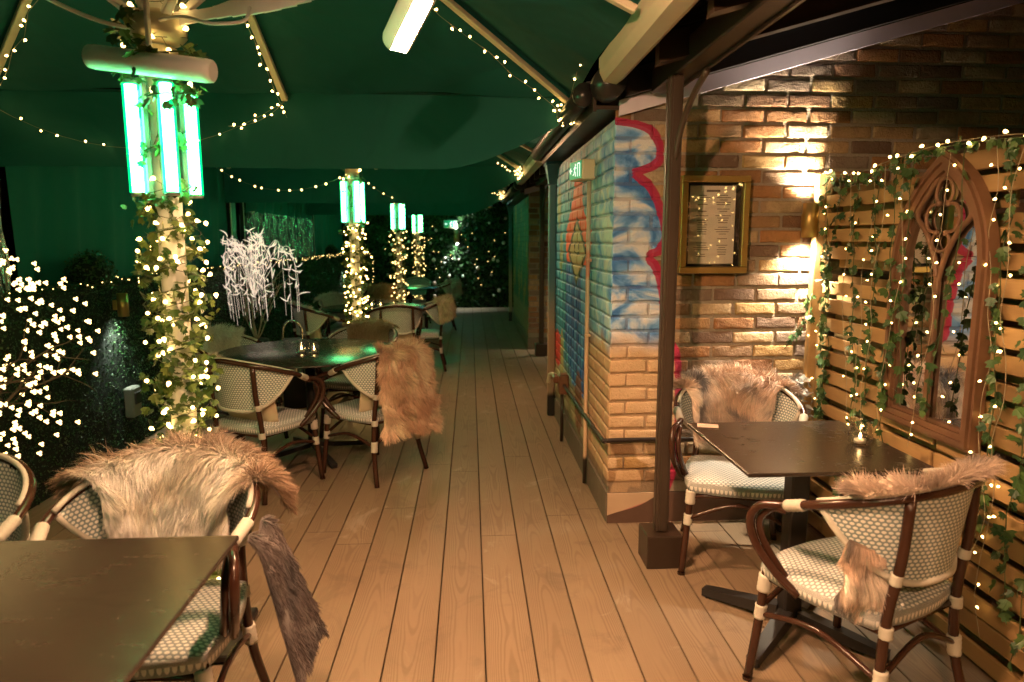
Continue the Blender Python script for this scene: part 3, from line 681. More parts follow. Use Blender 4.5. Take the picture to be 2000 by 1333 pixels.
def light_string(path, n, label, cat='fairy lights', group='strings of warm fairy lights', kind='cone', size=.006, spread=.02, wire='wire', drop=.0, seed=1, wr=.0012):
    """a wire through path with n bulbs on short stalks"""
    rr = random.Random(seed); P = np.array(path, float); d = np.r_[0, np.cumsum(np.linalg.norm(np.diff(P,axis=0),axis=1))]
    b = MB(); b.tube(P, wr, 5); pts = []
    for i in range(n):
        s = d[-1]*(i+.5+rr.uniform(-.25,.25))/n; c = np.array([np.interp(s, d, P[:,k]) for k in range(3)])
        o = np.array([rr.gauss(0,1), rr.gauss(0,1), rr.gauss(0,1)]); o = o/np.linalg.norm(o)*rr.uniform(.5,1)*spread + np.array([0,0,-drop])
        q = c+o; b.tube([c, (c+q)/2+np.array([0,0,.002]), q], wr*.8, 4); pts.append(tuple(q))
    o = b.build('fairy_light_string', MAT[wire]); tag(o, label, cat, group)
    place_bulbs(o, pts, kind, size, rng=rr); return o
# ivy garlands and light strings hanging on the trellis
rr = random.Random(31)
def ivy_strand(P, label, group, per_m=34, size=(.026,.048), mat='ivy', seed=0, spread=.03, out=(-1,0,0), name='ivy_garland', stem=.0018):
    q = random.Random(seed); P = np.array(P, float); d = np.r_[0, np.cumsum(np.linalg.norm(np.diff(P,axis=0),axis=1))]; n = int(d[-1]*per_m)
    b = MB(); b.tube(P, stem, 5, m=1); PP=[];NN=[];UU=[];SS=[]
    for i in range(n):
        s = q.random()*d[-1]; c = np.array([np.interp(s, d, P[:,k]) for k in range(3)])
        o = np.array([q.gauss(0,1) for _ in range(3)]); o = o/np.linalg.norm(o)*q.random()*spread
        nn = np.array(out(c) if callable(out) else out, float)*1.0 + np.array([q.gauss(0,.55) for _ in range(3)])
        PP.append(c+o); NN.append(nn); UU.append((q.gauss(0,.6), q.gauss(0,.6), -1+q.gauss(0,.5))); SS.append(q.uniform(*size))
    scatter(b, IVY_V, IVY_F, PP, NN, UU, SS)
    o = b.build(name, [MAT[mat], MAT['leaf_stem']]); return tag(o, label, 'ivy', group)
GI = 'ivy garlands hanging down the trellis'; GS = 'fairy light strings hanging down the trellis'
words_y = {3.36:'at the wall end post, closest to the brass lamp', 3.22:'second in from the wall end post', 3.06:'midway between end post and mirror', 2.90:'nearer the mirror than the end post', 2.74:'down the left edge of the arched mirror', 2.62:'over the left pane of the arched mirror', 2.36:'over the right pane of the arched mirror', 2.19:'down the right edge of the arched mirror', 2.06:'just right of the arched mirror', 1.92:'well right of the arched mirror', 1.78:'behind the near chair', 1.62:'at the right edge of the view'}
for i, (y, wd) in enumerate(words_y.items()):
    x0 = 1.74 if 2.2 < y < 2.8 else 1.775
    L = rr.uniform(1.25,1.7) if not (2.3 < y < 2.7) else rr.uniform(.85,1.15)
    z = 1.83; P = []; yy = y
    while z > 1.83-L: P.append((x0-rr.uniform(0,.02), yy, z)); z -= .12; yy += rr.uniform(-.03,.03)
    ivy_strand(P, 'green ivy garland hanging '+wd, GI, 26 if 2.3 < y < 2.7 else 60, size=(.03,.055), seed=i+50)
    P2 = []; z = 1.83; yy = y+.05
    while z > 1.83-L-.15: P2.append((x0-.02-rr.uniform(0,.01), yy, z)); z -= .14; yy += rr.uniform(-.04,.04)
    light_string(smooth_path(P2,3), 13, 'warm fairy light string hanging '+wd, group=GS, size=.0043, spread=.03, seed=i+70)
ivy_strand(smooth_path([(1.775,3.4,1.84),(1.775,3.1,1.80),(1.77,2.8,1.84),(1.76,2.5,1.86),(1.77,2.2,1.85),(1.78,1.9,1.82),(1.78,1.4,1.84)],5), 'green ivy garland lying along the top of the trellis', GI, 70, seed=99)
light_string(smooth_path([(1.76,3.4,1.85),(1.76,3.1,1.82),(1.75,2.8,1.85),(1.745,2.5,1.87),(1.76,2.2,1.86),(1.77,1.9,1.83),(1.77,1.4,1.85)],5), 26, 'warm fairy light string along the top edge of the trellis', group=GS, size=.0062, seed=101)
P = [(1.70, 3.37-.02*i+rr.uniform(-.03,.03), 1.02-.06*i) for i in range(5)]
ivy_strand([(1.75,3.40,1.25),(1.71,3.38,1.12),(1.66,3.40,1.02),(1.62,3.40,.96)], 'short ivy sprig trailing off the end post onto the brick wall', GI, 90, seed=131)

# ================================================================== chairs
def rail_pt(phi, dr=0, dz=0):           # phi from the back centre, local chair: front is +Y
    a = abs(phi)/R(112); r_ = .285 + dr
    return (r_*math.sin(phi), -.03 - r_*math.cos(phi)*.98, .835 - .145*a**1.6 + dz)
def make_chair():
    root = empty('bistro_chair', (0,0,0), 0, 'x', 'chair', 'woven bistro chairs round the tables')
    # seat pad: rounded woven slab
    nx = 14; V=[];Fc=[];UV=[]
    def sq(u, v, s):                    # squircle mapping
        x, y = u, v; k = (1-.28*y*y), (1-.28*x*x)
        return x*math.sqrt(max(0,1-.22*y*y))*s[0], y*math.sqrt(max(0,1-.22*x*x))*s[1]
    for j in range(nx+1):
        for i in range(nx+1):
            u = -1+2*i/nx; v = -1+2*j/nx; x, y = sq(u, v, (.235,.225)); x *= 1+.04*v
            e = max(abs(u),abs(v)); z = .452 - .014*max(0,(e-.72)/.28)**2 + .006*(1-e)
            V.append((x, y, z)); UV.append((x, y))
    Fc = [(j*(nx+1)+i, j*(nx+1)+i+1, (j+1)*(nx+1)+i+1, (j+1)*(nx+1)+i) for j in range(nx) for i in range(nx)]
    ring = [(i,0) for i in range(nx)]+[(nx,j) for j in range(nx)]+[(nx-i,nx) for i in range(nx)]+[(0,nx-j) for j in range(nx)]
    n0 = len(V); k = len(ring); s = 0
    ids = [j*(nx+1)+i for i, j in ring]
    for lev, (dz, sc) in enumerate(((-.018,1.012),(-.045,1.0),(-.050,.97))):
        for q, id_ in enumerate(ids): x, y, z = V[id_]; V.append((x*sc, y*sc, .438+dz)); UV.append((q*.0335, .3+dz+.02*lev))
    prev = ids
    for lev in range(3):
        cur = [n0+lev*k+q for q in range(k)]; Fc += [(prev[q], cur[q], cur[(q+1)%k], prev[(q+1)%k]) for q in range(k)]; prev = cur
    Fc.append(tuple(prev[::-1])) if False else None
    V.append((0,0,.39)); UV.append((0,0)); Fc += [(prev[q], len(V)-1, prev[(q+1)%k]) for q in range(k)]
    mesh_obj('seat', V, Fc, MAT['weave'], root, uv=UV)
    # barrel back
    V=[];UV=[];Fc=[]; nu, nv = 28, 8; ph_m = R(84)
    for side, dr in ((0,0.0),(1,-.010)):
        for i in range(nu+1):
            p = -ph_m + 2*ph_m*i/nu; top = rail_pt(p, -.008+dr, -.006); depth = .285*(1-(abs(p)/ph_m)**2.6)+.006
            for j in range(nv+1):
                v = j/nv; zz = top[2]-depth*v; kk = 1-.14*(v*depth/.285)
                V.append((top[0]*kk, -.03+(top[1]+.03)*kk, zz)); UV.append((p*.285, zz))
    m_ = (nu+1)*(nv+1)
    for i in range(nu):
        for j in range(nv):
            q = i*(nv+1)+j; Fc.append((q, q+1, q+nv+2, q+nv+1)); q += m_; Fc.append((q, q+nv+1, q+nv+2, q+1))
    br = mesh_obj('backrest', V, Fc, MAT['weave_green'], root, uv=UV)
    b = MB(); edge = []
    for i in range(nu+1):
        q = i*(nv+1)+nv; edge.append(np.array(V[q])+np.array([0,0,-.003]))
    b.tube(edge, .011, 8); b.build('backrest_binding', MAT['binding'], br)
    b = MB(); b.tube([rail_pt(p, -.012, .012) for p in np.linspace(-R(88),R(88),30)], .009, 6); b.build('braided_edge', MAT['binding'], br)
    # arm rail: one hoop, ends curling down to the seat sides
    rl = [(.235,.035,.395),(.262,.10,.45),(.288,.165,.53),(.300,.185,.61),(.292,.155,.668),rail_pt(R(116))]
    left = [(-x,y,z) for x,y,z in rl]
    P = left[:-1] + [rail_pt(p) for p in np.linspace(-R(112), R(112), 17)] + rl[:-1][::-1]
    P = smooth_path(P, 4); b = MB(); b.tube(P, .0145, 10); b.build('arm_rail', MAT['tube_frame'], root)
    for s in (-1,1):
        b = MB(); Q = smooth_path([(s*.21,.06,.39),(s*.238,.11,.46),(s*.262,.158,.54),(s*.272,.17,.61),(s*.267,.13,.662),(s*.27,.07,.677)],5); b.tube(Q, .0125, 8); b.build('arm_brace', MAT['tube_frame'], root)
    FL = {}
    for s in (-1,1):
        b = MB(); P = [(s*.238,.215,0),(s*.222,.198,.2),(s*.205,.185,.42)]; b.tube(smooth_path(P,3), .0155, 9); b.lathe(P[0], [(.0005,.001),(.017,.001),(.017,.012)], 9); FL[s,'f'] = P; b.build('leg', MAT['tube_frame'], root)
        top = rail_pt(s*R(36), -.004, -.005)
        b = MB(); P = smooth_path([(s*.225,-.275,0),(s*.195,-.225,.22),(s*.180,-.222,.44),(s*.172,-.245,.62),top],4); b.tube(P, .0155, 9); b.build('leg', MAT['tube_frame'], root)
    b = MB()
    for (a, c) in (((-.21,.20,.27),(.21,.20,.27)),((-.195,-.225,.25),(.195,-.225,.25)),((-.215,.20,.25),(-.192,-.225,.24)),((.215,.20,.25),(.192,-.225,.24))):
        mid = (np.array(a)+np.array(c))/2+np.array([0,0,.075 if abs(a[1]-c[1]) < .01 else .05]); b.tube(smooth_path([a, mid, c],6), .010, 8)
    b.tube(smooth_path([(-.2,.19,.37),(0,.20,.385),(.2,.19,.37)],4), .011, 8); b.tube([(-.18,-.21,.385),(.18,-.21,.385)], .011, 8)
    for s in (-1,1): b.tube([(s*.205,.18,.385),(s*.18,-.21,.385)], .011, 8)
    b.build('stretcher', MAT['tube_frame'], root)
    def wrap(p, q, r_=.0205):
        b = MB(); p = np.array(p,float); q = np.array(q,float); n = 9; P = [p+(q-p)*t_ for t_ in np.linspace(0,1,n)]; rad = [r_*(1 if i%2 else .93) for i in range(n)]; b.tube(P, rad, 9); b.build('binding', MAT['binding'], root)
    for s in (-1,1):
        wrap((s*.2105,.1905,.335),(s*.2065,.187,.395),.024); wrap((s*.2175,.1945,.235),(s*.2145,.192,.285),.021)
        wrap((s*.1945,-.2265,.21),(s*.189,-.2235,.275),.022); wrap((s*.181,-.2225,.375),(s*.1795,-.2225,.41),.021)
        wrap((s*.1755,-.2335,.545),(s*.1745,-.2375,.578),.0195)
        a = rail_pt(s*R(96)); c = rail_pt(s*R(112)); wrap(a, c, .020)
    return root
CH = {  # x, y, facing-rotation (deg), label
 'K':(1.245,3.03,163,'woven chair with grey and pink fur between square table and brick wall'),
 'L':(1.262,2.045,25.5,'woven bistro chair seen from behind beside the trellis, pinkish fur and cushion on it'),
 'I':(-.925,1.90,180,'front left woven chair with a thick cream fur draped over its back'),
 'J':(-1.60,1.93,186,'woven chair without a fur, cut off by the left edge of the view'),
 'A':(-1.27,4.20,-28,'woven chair with its back to us at the nearest round table, cushion showing'),
 'B':(-.66,4.44,51,'woven chair at the nearest round table with long pinkish brown fur over it'),
 'C':(-.88,5.36,164,'woven chair with brownish fur facing us across the nearest round table'),
 'D':(-1.72,5.08,-112,'woven chair with a cream fur on the hedge side of the nearest round table'),
 'E':(-1.60,7.42,-55,'woven chair on the near left side of the second round table, cushion under its back'),
 'F':(-1.52,8.28,-146,'woven chair with a grey fur on the hedge side of the second round table'),
 'G':(-.82,7.45,10,'woven chair on the near side of the second round table, its dotted back to us'),
 'H':(-.58,8.08,92,'woven chair at the second round table, aisle side, with a fur over its back'),
 'M':(-1.25,10.72,-6,'woven chair with a brown fur on the near side of the third round table'),
 'N':(-.55,11.75,96,'woven chair with a pale fur on the aisle side of the third round table'),
 'O':(-1.75,11.7,-100,'woven chair on the hedge side of the third round table'),
 'P':(-1.0,12.3,172,'woven chair on the far side of the third round table'),
}
proto = make_chair(); first = True
for k, (x, y, a, lab) in CH.items():
    c = proto if first else copy_tree(proto); first = False
    c.location = (x,y,0); c.rotation_euler = (0,0,R(a)); c['label'] = lab
def loc2w(k, p):
    x, y, a, _ = CH[k]; a = R(a); p = np.asarray(p); X = p[...,0]*math.cos(a)-p[...,1]*math.sin(a)+x; Y = p[...,0]*math.sin(a)+p[...,1]*math.cos(a)+y
    return np.stack([X,Y,p[...,2]],-1)
# cushions
def cushion(k, label, dz=0):
    n = 14; V=[];Fc=[]
    for s in (1,-1):
        for j in range(n+1):
            for i in range(n+1):
                u=-1+2*i/n; v=-1+2*j/n; e=(1-u**4)*(1-v**4); th_=.052*max(0,e)**.5
                x=u*.205*(1-.06*v*v); z=v*.165*(1-.06*u*u)
                V.append((x, s*th_, z))
    m_=(n+1)**2
    for j in range(n):
        for i in range(n):
            q=j*(n+1)+i; Fc.append((q,q+1,q+n+2,q+n+1)); q+=m_; Fc.append((q,q+n+1,q+n+2,q+1))
    V=np.array(V); a=R(14); y=V[:,1]*math.cos(a)-V[:,2]*math.sin(a); z=V[:,1]*math.sin(a)+V[:,2]*math.cos(a)
    V=np.stack([V[:,0], y-.135, z+.59+dz],1); V=loc2w(k,V)
    o=mesh_obj('cushion',V,Fc,MAT['cushion']); tag(o,label,'cushion','cream seat cushions')
cushion('A','cream cushion on the chair with its back to us at the nearest round table')
cushion('B','cream cushion beside the long brown fur at the nearest round table')
cushion('L','cream cushion on the chair beside the trellis')
cushion('E','cream cushion on the near left chair of the second round table')
cushion('G','cream cushion on the near side chair of the second round table')

# ------------------------------------------------------------------ furs
def fur_mesh(S, nu, nv, strands, length, colf, label, flow=(0,0,-1), lift=.45, width=.0011, seed=1, name='fur_throw', edge=None, curl=.35, flip=-1):
    """S(u,v)->(N,3) surface sheet in world space; strands are ribbons on its outer side"""
    g = np.random.default_rng(seed); U_, V_ = np.meshgrid(np.linspace(0,1,nu), np.linspace(0,1,nv), indexing='ij')
    base = S(U_.ravel(), V_.ravel()); e = 1e-3
    def nrm(u, v):
        du = S(u+e, v)-S(u-e, v); dv = S(u, v+e)-S(u, v-e); n = np.cross(du, dv)*flip; return n/(np.linalg.norm(n,axis=1)[:,None]+1e-9)
    bn = nrm(U_.ravel(), V_.ravel())
    VV = [base, base - bn*.008]; FF = []; m_ = nu*nv
    for i in range(nu-1):
        for j in range(nv-1):
            q = i*nv+j; FF.append((q,q+nv,q+nv+1,q+1)); q += m_; FF.append((q,q+1,q+nv+1,q+nv))
    cb = colf(base, U_.ravel(), V_.ravel())*.8; CC = [cb, cb]
    u = g.random(strands); v = g.random(strands)
    ke = int(strands*.22); u[:ke] = np.where(g.random(ke) < .5, g.random(ke)*.03, 1-g.random(ke)*.03); ke2 = int(strands*.12); v[-ke2:] = np.where(g.random(ke2) < .5, g.random(ke2)*.03, 1-g.random(ke2)*.03)
    P = S(u, v); N = nrm(u, v); fl = np.tile(np.array(flow, float), (strands,1))
    fl = fl - N*np.sum(fl*N,1)[:,None]; 
    cl = np.stack([noise3(P, 22, seed+k) for k in range(3)], 1)*.55 + np.stack([noise3(P, 60, seed+7+k) for k in range(3)], 1)*.35
    L = length*(.65+.5*g.random(strands))*(1+.25*noise3(P, 14, seed+20))
    d0 = N*lift*1.6 + fl*.75 + cl*curl + g.normal(size=(strands,3))*.12
    d0 /= np.linalg.norm(d0,axis=1)[:,None]; bend = np.array([0,0,-1.])*.55 + cl*curl
    seg = 4; W_ = np.cross(d0, g.normal(size=(strands,3))); W_ /= np.linalg.norm(W_,axis=1)[:,None]
    pts = [P - N*.003]; d = d0.copy()
    for k in range(seg):
        d = d + bend*(.22+.12*k); d /= np.linalg.norm(d,axis=1)[:,None]; pts.append(pts[-1]+d*(L/seg)[:,None])
    rows = []
    for k, p in enumerate(pts):
        wv = width*(1-.85*(k/seg)**1.5); rows += [p-W_*wv, p+W_*wv]
    A = np.stack(rows,1).reshape(-1,3); n0 = 2*m_; kk = 2*(seg+1)
    idx = np.arange(strands)[:,None]*kk + n0; F2 = []
    for k in range(seg): F2 += np.concatenate([idx+2*k, idx+2*k+1, idx+2*k+3, idx+2*k+2],1).tolist()
    c = colf(P, u, v)*(1+.16*g.normal(size=(strands,1))); CC.append(np.repeat(np.clip(c,.01,.95), kk, axis=0))
    o = mesh_obj(name, np.concatenate(VV+[A]), FF+F2, MAT['fur'], None, smooth=True, col=np.concatenate(CC))
    return tag(o, label, 'fur throw', 'sheepskin furs over the chairs')
def patch(c1, c2, c3=None, f=7, seed=0, th=.1):
    def fn(P, u, v):
        n = noise3(P, f, seed)[:,None]; s = 1/(1+np.exp(-(n-th)*6)); o = np.array(c1)*(1-s)+np.array(c2)*s
        if c3 is not None:
            n2 = noise3(P, f*1.6, seed+5)[:,None]; s2 = 1/(1+np.exp(-(n2-.35)*7)); o = o*(1-s2)+np.array(c3)*s2
        return o
    return fn
def drape(k, p0, p1, inner, outer, bulge=.02, seed=0, wob=.02):
    """sheet over the rail: v=0 is the inner end, v=1 the outer end"""
    tot = inner+outer
    def S(u, v):
        phi = R(p0)+(R(p1)-R(p0))*u; a = np.abs(phi)/R(112); r_ = .285; rx = np.sin(phi); ry = -np.cos(phi)*.98
        ed = 1+.0*u
        s = v*tot - inner; lenmod = 1+ wob*4*(noise3(np.stack([u*3,u*0,v*0],-1), 1, seed))
        s = s*lenmod; side = np.tanh(s/.030)
        drop = np.sqrt(s*s+.0016)-.04
        off = side*(.032+bulge*np.minimum(1,np.abs(s)/.1)) - np.where(s<0, .10*np.abs(s), -.12*np.abs(s))*1.0
        rr_ = r_ + off + .006*noise3(np.stack([u*4,v*4,u*0],-1), 1.5, seed+3)
        z = .835-.145*a**1.6 + .028 - drop
        return loc2w(k, np.stack([rx*rr_, -.03+ry*rr_, z],-1))
    return S
cream = patch((.92,.90,.82),(.78,.72,.60),(.95,.94,.90),6,3)
greyp = patch((.70,.50,.38),(.15,.145,.155),(.78,.66,.56),8,8,.12)
pinkb = patch((.76,.54,.38),(.52,.31,.20),(.84,.68,.50),11,12)
pinkg = patch((.72,.56,.46),(.50,.38,.31),(.22,.19,.19),9,15)
greyd = patch((.40,.36,.33),(.55,.50,.46),None,6,20)
brown = patch((.30,.19,.10),(.42,.30,.16),None,6,24)
def dark_tip(base, P, u, v): return base
def col_I(P, u, v):
    c = cream(P,u,v); s = 1/(1+np.exp(-(v-.655+.05*noise3(P,12,5))*30))[:,None]; return c*(1-s)+np.array((.30,.19,.12))*s
fur_mesh(drape('I',-68,62,.27,.13,.04,1), 40, 24, 30000, .066, col_I, 'thick cream fur with a brown top edge draped over the front left chair back', lift=.30, width=.0013, seed=2, curl=.38)
fur_mesh(drape('K',-52,66,.34,.05,.015,4), 40, 28, 20000, .060, greyp, 'grey and pink fur lining the chair by the brick wall', lift=.5, seed=5, curl=.55, width=.0014)
fur_mesh(drape('L',-66,36,.36,.015,.03,6), 40, 28, 22000, .060, pinkg, 'pinkish grey fur inside the chair back beside the trellis', lift=.55, seed=7, curl=.55, width=.0014)
fur_mesh(drape('B',-34,46,.12,.52,.02,9), 30, 40, 26000, .070, pinkb, 'long pinkish brown fur hanging behind the chair at the nearest round table', lift=.55, seed=9, curl=.6, width=.0015)
fur_mesh(drape('C',-48,50,.30,.03,.012,11), 30, 20, 8000, .035, patch((.46,.38,.22),(.36,.26,.15),None,6,2), 'brownish fur on the chair across the nearest round table', width=.0014, seed=11)
fur_mesh(drape('D',-60,55,.24,.10,.02,13), 30, 20, 11000, .055, cream, 'cream fur on the hedge side chair of the nearest round table', width=.0014, seed=13)
fur_mesh(drape('A',-60,-20,.26,.0,.012,14), 20, 20, 3500, .045, pinkg, 'small pale fur inside the chair with its back to us', width=.0014, seed=14)
fur_mesh(drape('F',-60,60,.25,.05,.02,15), 24, 16, 6000, .05, greyd, 'grey fur on the hedge side chair of the second round table', width=.002, seed=15)
fur_mesh(drape('H',-60,60,.15,.24,.02,17), 24, 16, 6000, .045, patch((.42,.38,.22),(.5,.44,.3),None,6,2), 'dull fur over the aisle side chair of the second round table', width=.002, seed=17)
fur_mesh(drape('E',-50,50,.25,.01,.01,18), 20, 12, 3000, .045, greyd, 'grey fur inside the near left chair of the second round table', width=.002, seed=18)
fur_mesh(drape('M',-55,55,.08,.26,.02,19), 20, 14, 3500, .045, brown, 'brown fur over the near chair of the third round table', width=.003, seed=19)
fur_mesh(drape('N',-60,60,.12,.30,.02,21), 20, 14, 3500, .045, greyd, 'pale grey fur over the aisle chair of the third round table', width=.003, seed=21)
# dark hide hanging over the arm of the front left chair
def S_hide(u, v):
    x = -.205 - .315*0 + 0*u
    s = v
    yy = .02 + (u-.5)*(.16+.14*s) - .06*s; off = .045*np.tanh((v+.02)/.05) + .02 + .10*v
    xx = -(.275 + off) ; zz = .70 + .0*u - .37*v - .10*np.abs(u-.45)*v*1.5 + .02*np.sin(u*9)
    return loc2w('I', np.stack([xx, yy, zz],-1))
fur_mesh(S_hide, 24, 26, 9000, .035, patch((.10,.08,.08),(.17,.14,.135),(.05,.045,.05),9,33), 'dark brown hide hanging over the arm of the front left chair', lift=.16, seed=33, width=.0014, flip=1, curl=.25)
# tail of the fur below the near chair's back
def S_tail(u, v):
    x = -.262+.17*u; y = -.145 - .05*np.sin(u*2.6) +.03*v+.012*np.sin(v*7); z = .66 - .205*v - .03*np.sin(u*3.1)
    return loc2w('L', np.stack([-x*0+ x, y, z],-1))
fur_mesh(lambda u, v: S_tail(1-u, v), 14, 16, 5000, .05, greyp, 'end of a grey and orange fur poking out under the chair back beside the trellis', lift=.6, seed=41, flip=1, curl=.55)

# ================================================================== tables
def rect_table(cx, cy, w_, d_, label, rz=0, base_c=None):
    r = empty('cafe_table', (cx,cy,0), rz, label, 'table')
    b = MB(); b.box((0,0,.743), (w_,d_,.014), bev=.003); b.build('tabletop', MAT['table'], r)
    b = MB(); b.box((0,0,.39), (.072,.072,.68), bev=.006); b.box((0,0,.729), (.30,.30,.012)); b.build('column', MAT['black_metal'], r)
    for a in (45,135,225,315):
        a = R(a); L = .36; b = MB(); ca, sa = math.cos(a), math.sin(a)
        Vv = []
        for (d, hw, z0, z1) in ((.04,.028,.03,.085),(L,.022,.008,.040)):
            for s in (-1,1): Vv += [(ca*d-sa*hw*s, sa*d+ca*hw*s, z0), (ca*d-sa*hw*s, sa*d+ca*hw*s, z1)]
        b.add(Vv, [(0,1,3,2),(4,6,7,5),(0,4,5,1),(2,3,7,6),(1,5,7,3),(0,2,6,4)]); b.box((ca*(L-.02), sa*(L-.02), .004), (.03,.03,.008)); b.build('foot', MAT['black_metal'], r)
    return r
rect_table(1.25,2.45,.665,.645,'square brown table by the trellis with a candle jar on it')
rect_table(-1.25,1.41,1.27,.675,'dark brown table filling the lower left corner')
def round_table(cx, cy, rad, label):
    r = empty('round_table', (cx,cy,0), R(12), label, 'table', 'round tables down the terrace')
    b = MB(); b.lathe((0,0,0), [(.001,.738),(rad-.006,.738),(rad,.742),(rad,.748),(rad-.004,.7505),(.001,.7505)], 72); b.build('tabletop', MAT['table'], r)
    b = MB(); b.tube([(0,0,.07),(0,0,.735)], .036, 16); b.box((0,0,.731), (.3,.3,.012)); b.build('column', MAT['black_metal'], r)
    for a in (20,110,200,290):
        a = R(a); b = MB(); b.bar((.03*math.cos(a),.03*math.sin(a),.075),(.40*math.cos(a),.40*math.sin(a),.022),.045,.034, bev=.005); b.build('foot', MAT['black_metal'], r)
round_table(-1.13,4.80,.62,'nearest round table, two candle jars on its dark top')
round_table(-1.10,7.92,.60,'second round table along the terrace, behind the ivy pole')
round_table(-1.12,11.35,.60,'third round table at the far end of the terrace')
def jar(x, y, label, s=1.0, flame=True):
    r = empty('candle_jar', (x,y,.7515), 0, label, 'candle jar', 'glass candle jars on the tables')
    b = MB(); b.lathe((0,0,0), [(.001,.001),(.030*s,.001),(.037*s,.010*s),(.039*s,.035*s),(.032*s,.058*s),(.030*s,.068*s),(.035*s,.080*s),(.0335*s,.080*s),(.028*s,.068*s),(.030*s,.057*s),(.0365*s,.035*s),(.0345*s,.012*s),(.028*s,.005),(.001,.005)], 20); b.build('jar', MAT['glass'], r)
    b = MB(); b.lathe((0,0,.006), [(.001,0),(.019*s,0),(.019*s,.014),(.001,.014)], 14); b.build('candle', MAT['wax'], r)
    b = MB(); b.lathe((0,0,.022), [(.0005,0),(.005,.006),(.004,.013),(.0005,.022)], 8); b.build('flame', MAT['flame'], r)
jar(-1.165,4.72,'left candle jar of the pair on the nearest round table')
jar(-1.075,4.70,'right candle jar of the pair on the nearest round table')
jar(-1.14,7.95,'left candle jar on the second round table'); jar(-1.04,7.95,'right candle jar on the second round table')
jar(1.475,2.43,'single candle jar on the square table by the trellis', 1.15)
b = MB(); b.box((0,0,0), (.085,.055,.0012)); o = b.build('card', simple('pink printed card', (.85,.62,.55), .6, var=.3, nscale=40)); o.location = (.985,2.715,.7520); o.rotation_euler = (0,0,R(-18)); tag(o, 'small pink card lying on the back left corner of the square table', 'card')

# ================================================================== UMBRELLAS
UX, HS, ZE, ZH = -1.05, 1.66, 2.36, 3.15
UY = [2.5, 6.35, 10.25, 14.0, -1.35]
def cloth_tri(b, A, B, C_, n=10, sag=.03):
    A,B,C_ = map(np.array, (A,B,C_)); idx = {}; V=[]
    for i in range(n+1):
        for j in range(n+1-i):
            u=i/n; v=j/n; w_=1-u-v; p = A*w_+B*u+C_*v; p = p + np.array([0,0,-sag*27*u*v*w_ - .012*math.sin(34*u*w_+9*v)*min(1,9*u*v)]); idx[i,j]=len(V); V.append(p)
    Fc=[]
    for i in range(n):
        for j in range(n-i):
            Fc.append((idx[i,j],idx[i+1,j],idx[i,j+1]))
            if j < n-i-1: Fc.append((idx[i+1,j],idx[i+1,j+1],idx[i,j+1]))
    b.add(V, Fc, smooth=True)
def umbrella(i, cy):
    lab = ['nearest green parasol on an ivy wrapped pole with four bright green tube lamps','second green parasol, its lit pole rising behind the nearest round table','third green parasol along the terrace, its lit pole behind the second round table','farthest green parasol and lit pole, next to the dark end hedge','green parasol overhead behind the viewpoint, its pole out of view'][i]
    r = empty('giant_parasol', (UX,cy,0), 0, lab, 'parasol', 'giant green parasols in a row')
    b = MB(); hub = (0,0,ZH); rim = [(x*HS, y*HS, ZE) for x, y in ((-1,-1),(0,-1.0),(1,-1),(1,0),(1,1),(0,1),(-1,1),(-1,0))]
    for k in range(8): cloth_tri(b, hub, rim[k], rim[(k+1)%8], 14, .016)
    b.build('canopy', MAT['canopy'], r)
    # hanging valance on the far side
    b = MB(); V=[]; n=40
    for k in range(n+1):
        x = -HS-.05 + (2*HS+.05)*k/n; zb = -.42 + (.0 if x < HS-.75 else .30*((x-HS+.75)/.75)**1.5); wv = .012*math.sin(k*1.9)+.008*math.sin(k*.7)
        for j in range(7): f = j/6; V.append((x, HS+.02+wv*f+.015*math.sin(3*f+k*.2), ZE-.004+zb*f))
    b.add(V, [(k*7+j, (k+1)*7+j, (k+1)*7+j+1, k*7+j+1) for k in range(n) for j in range(6)], smooth=True); b.build('valance', MAT['canopy'], r)
    for k, p in enumerate(rim):
        q = np.array(p)*np.array([.985,.985,1])+np.array([0,0,-.045]); b = MB(); b.bar((0,0,ZH-.05), q, .036, .028, bev=.004); b.build('rib', MAT['cream_metal'], r)
        d = np.array(p[:2])/np.linalg.norm(p[:2]); m_ = np.array([p[0]*.40,p[1]*.40,ZH-.05+(ZE-ZH+.005)*.40-.02]); b = MB(); b.bar((d[0]*.05,d[1]*.05,2.24), m_, .03, .022, bev=.003); b.build('strut', MAT['white_metal'], r)
    b = MB(); b.tube([(0,0,.02),(0,0,3.1)], .043, 18); b.build('pole', simple('white painted pole', (.78,.80,.78), .45), r)
    b = MB(); b.lathe((0,0,0), [(.045,2.17),(.075,2.18),(.095,2.20),(.095,2.25),(.07,2.27),(.045,2.28)], 18); b.lathe((0,0,0), [(.045,2.06),(.062,2.06),(.062,2.16),(.045,2.16)], 18); b.build('runner', MAT['cream_metal'], r)
    b = MB(); b.box((0,0,.018), (.34,.34,.028), bev=.006); b.tube([(0,0,.03),(0,0,.22)], .055, 16); b.build('base', MAT['black_metal'], r)
    return r
umb = [umbrella(i, y) for i, y in enumerate(UY)]
umb2_labels = None
# rain channel cloth between neighbouring parasols
for i in range(3):
    b = MB(); y0 = UY[i]+HS+.03; y1 = UY[i+1]-HS-.005; V=[]; n=16
    for k in range(n+1):
        x = UX-HS+2*HS*k/n
        for j in range(7): f=j/6; V.append((x, y0+(y1-y0)*f, ZE+.012-.05*math.sin(PI*f)+.004*math.sin(k*1.3)))
    b.add(V, [(k*7+j, k*7+j+1, (k+1)*7+j+1, (k+1)*7+j) for k in range(n) for j in range(6)], smooth=True)
    o = b.build('rain_channel', MAT['canopy']); tag(o, ['green canvas rain channel between the nearest and second parasols','green canvas rain channel between the second and third parasols','green canvas rain channel between the third and farthest parasols'][i], 'canvas channel', 'canvas channels between parasols')
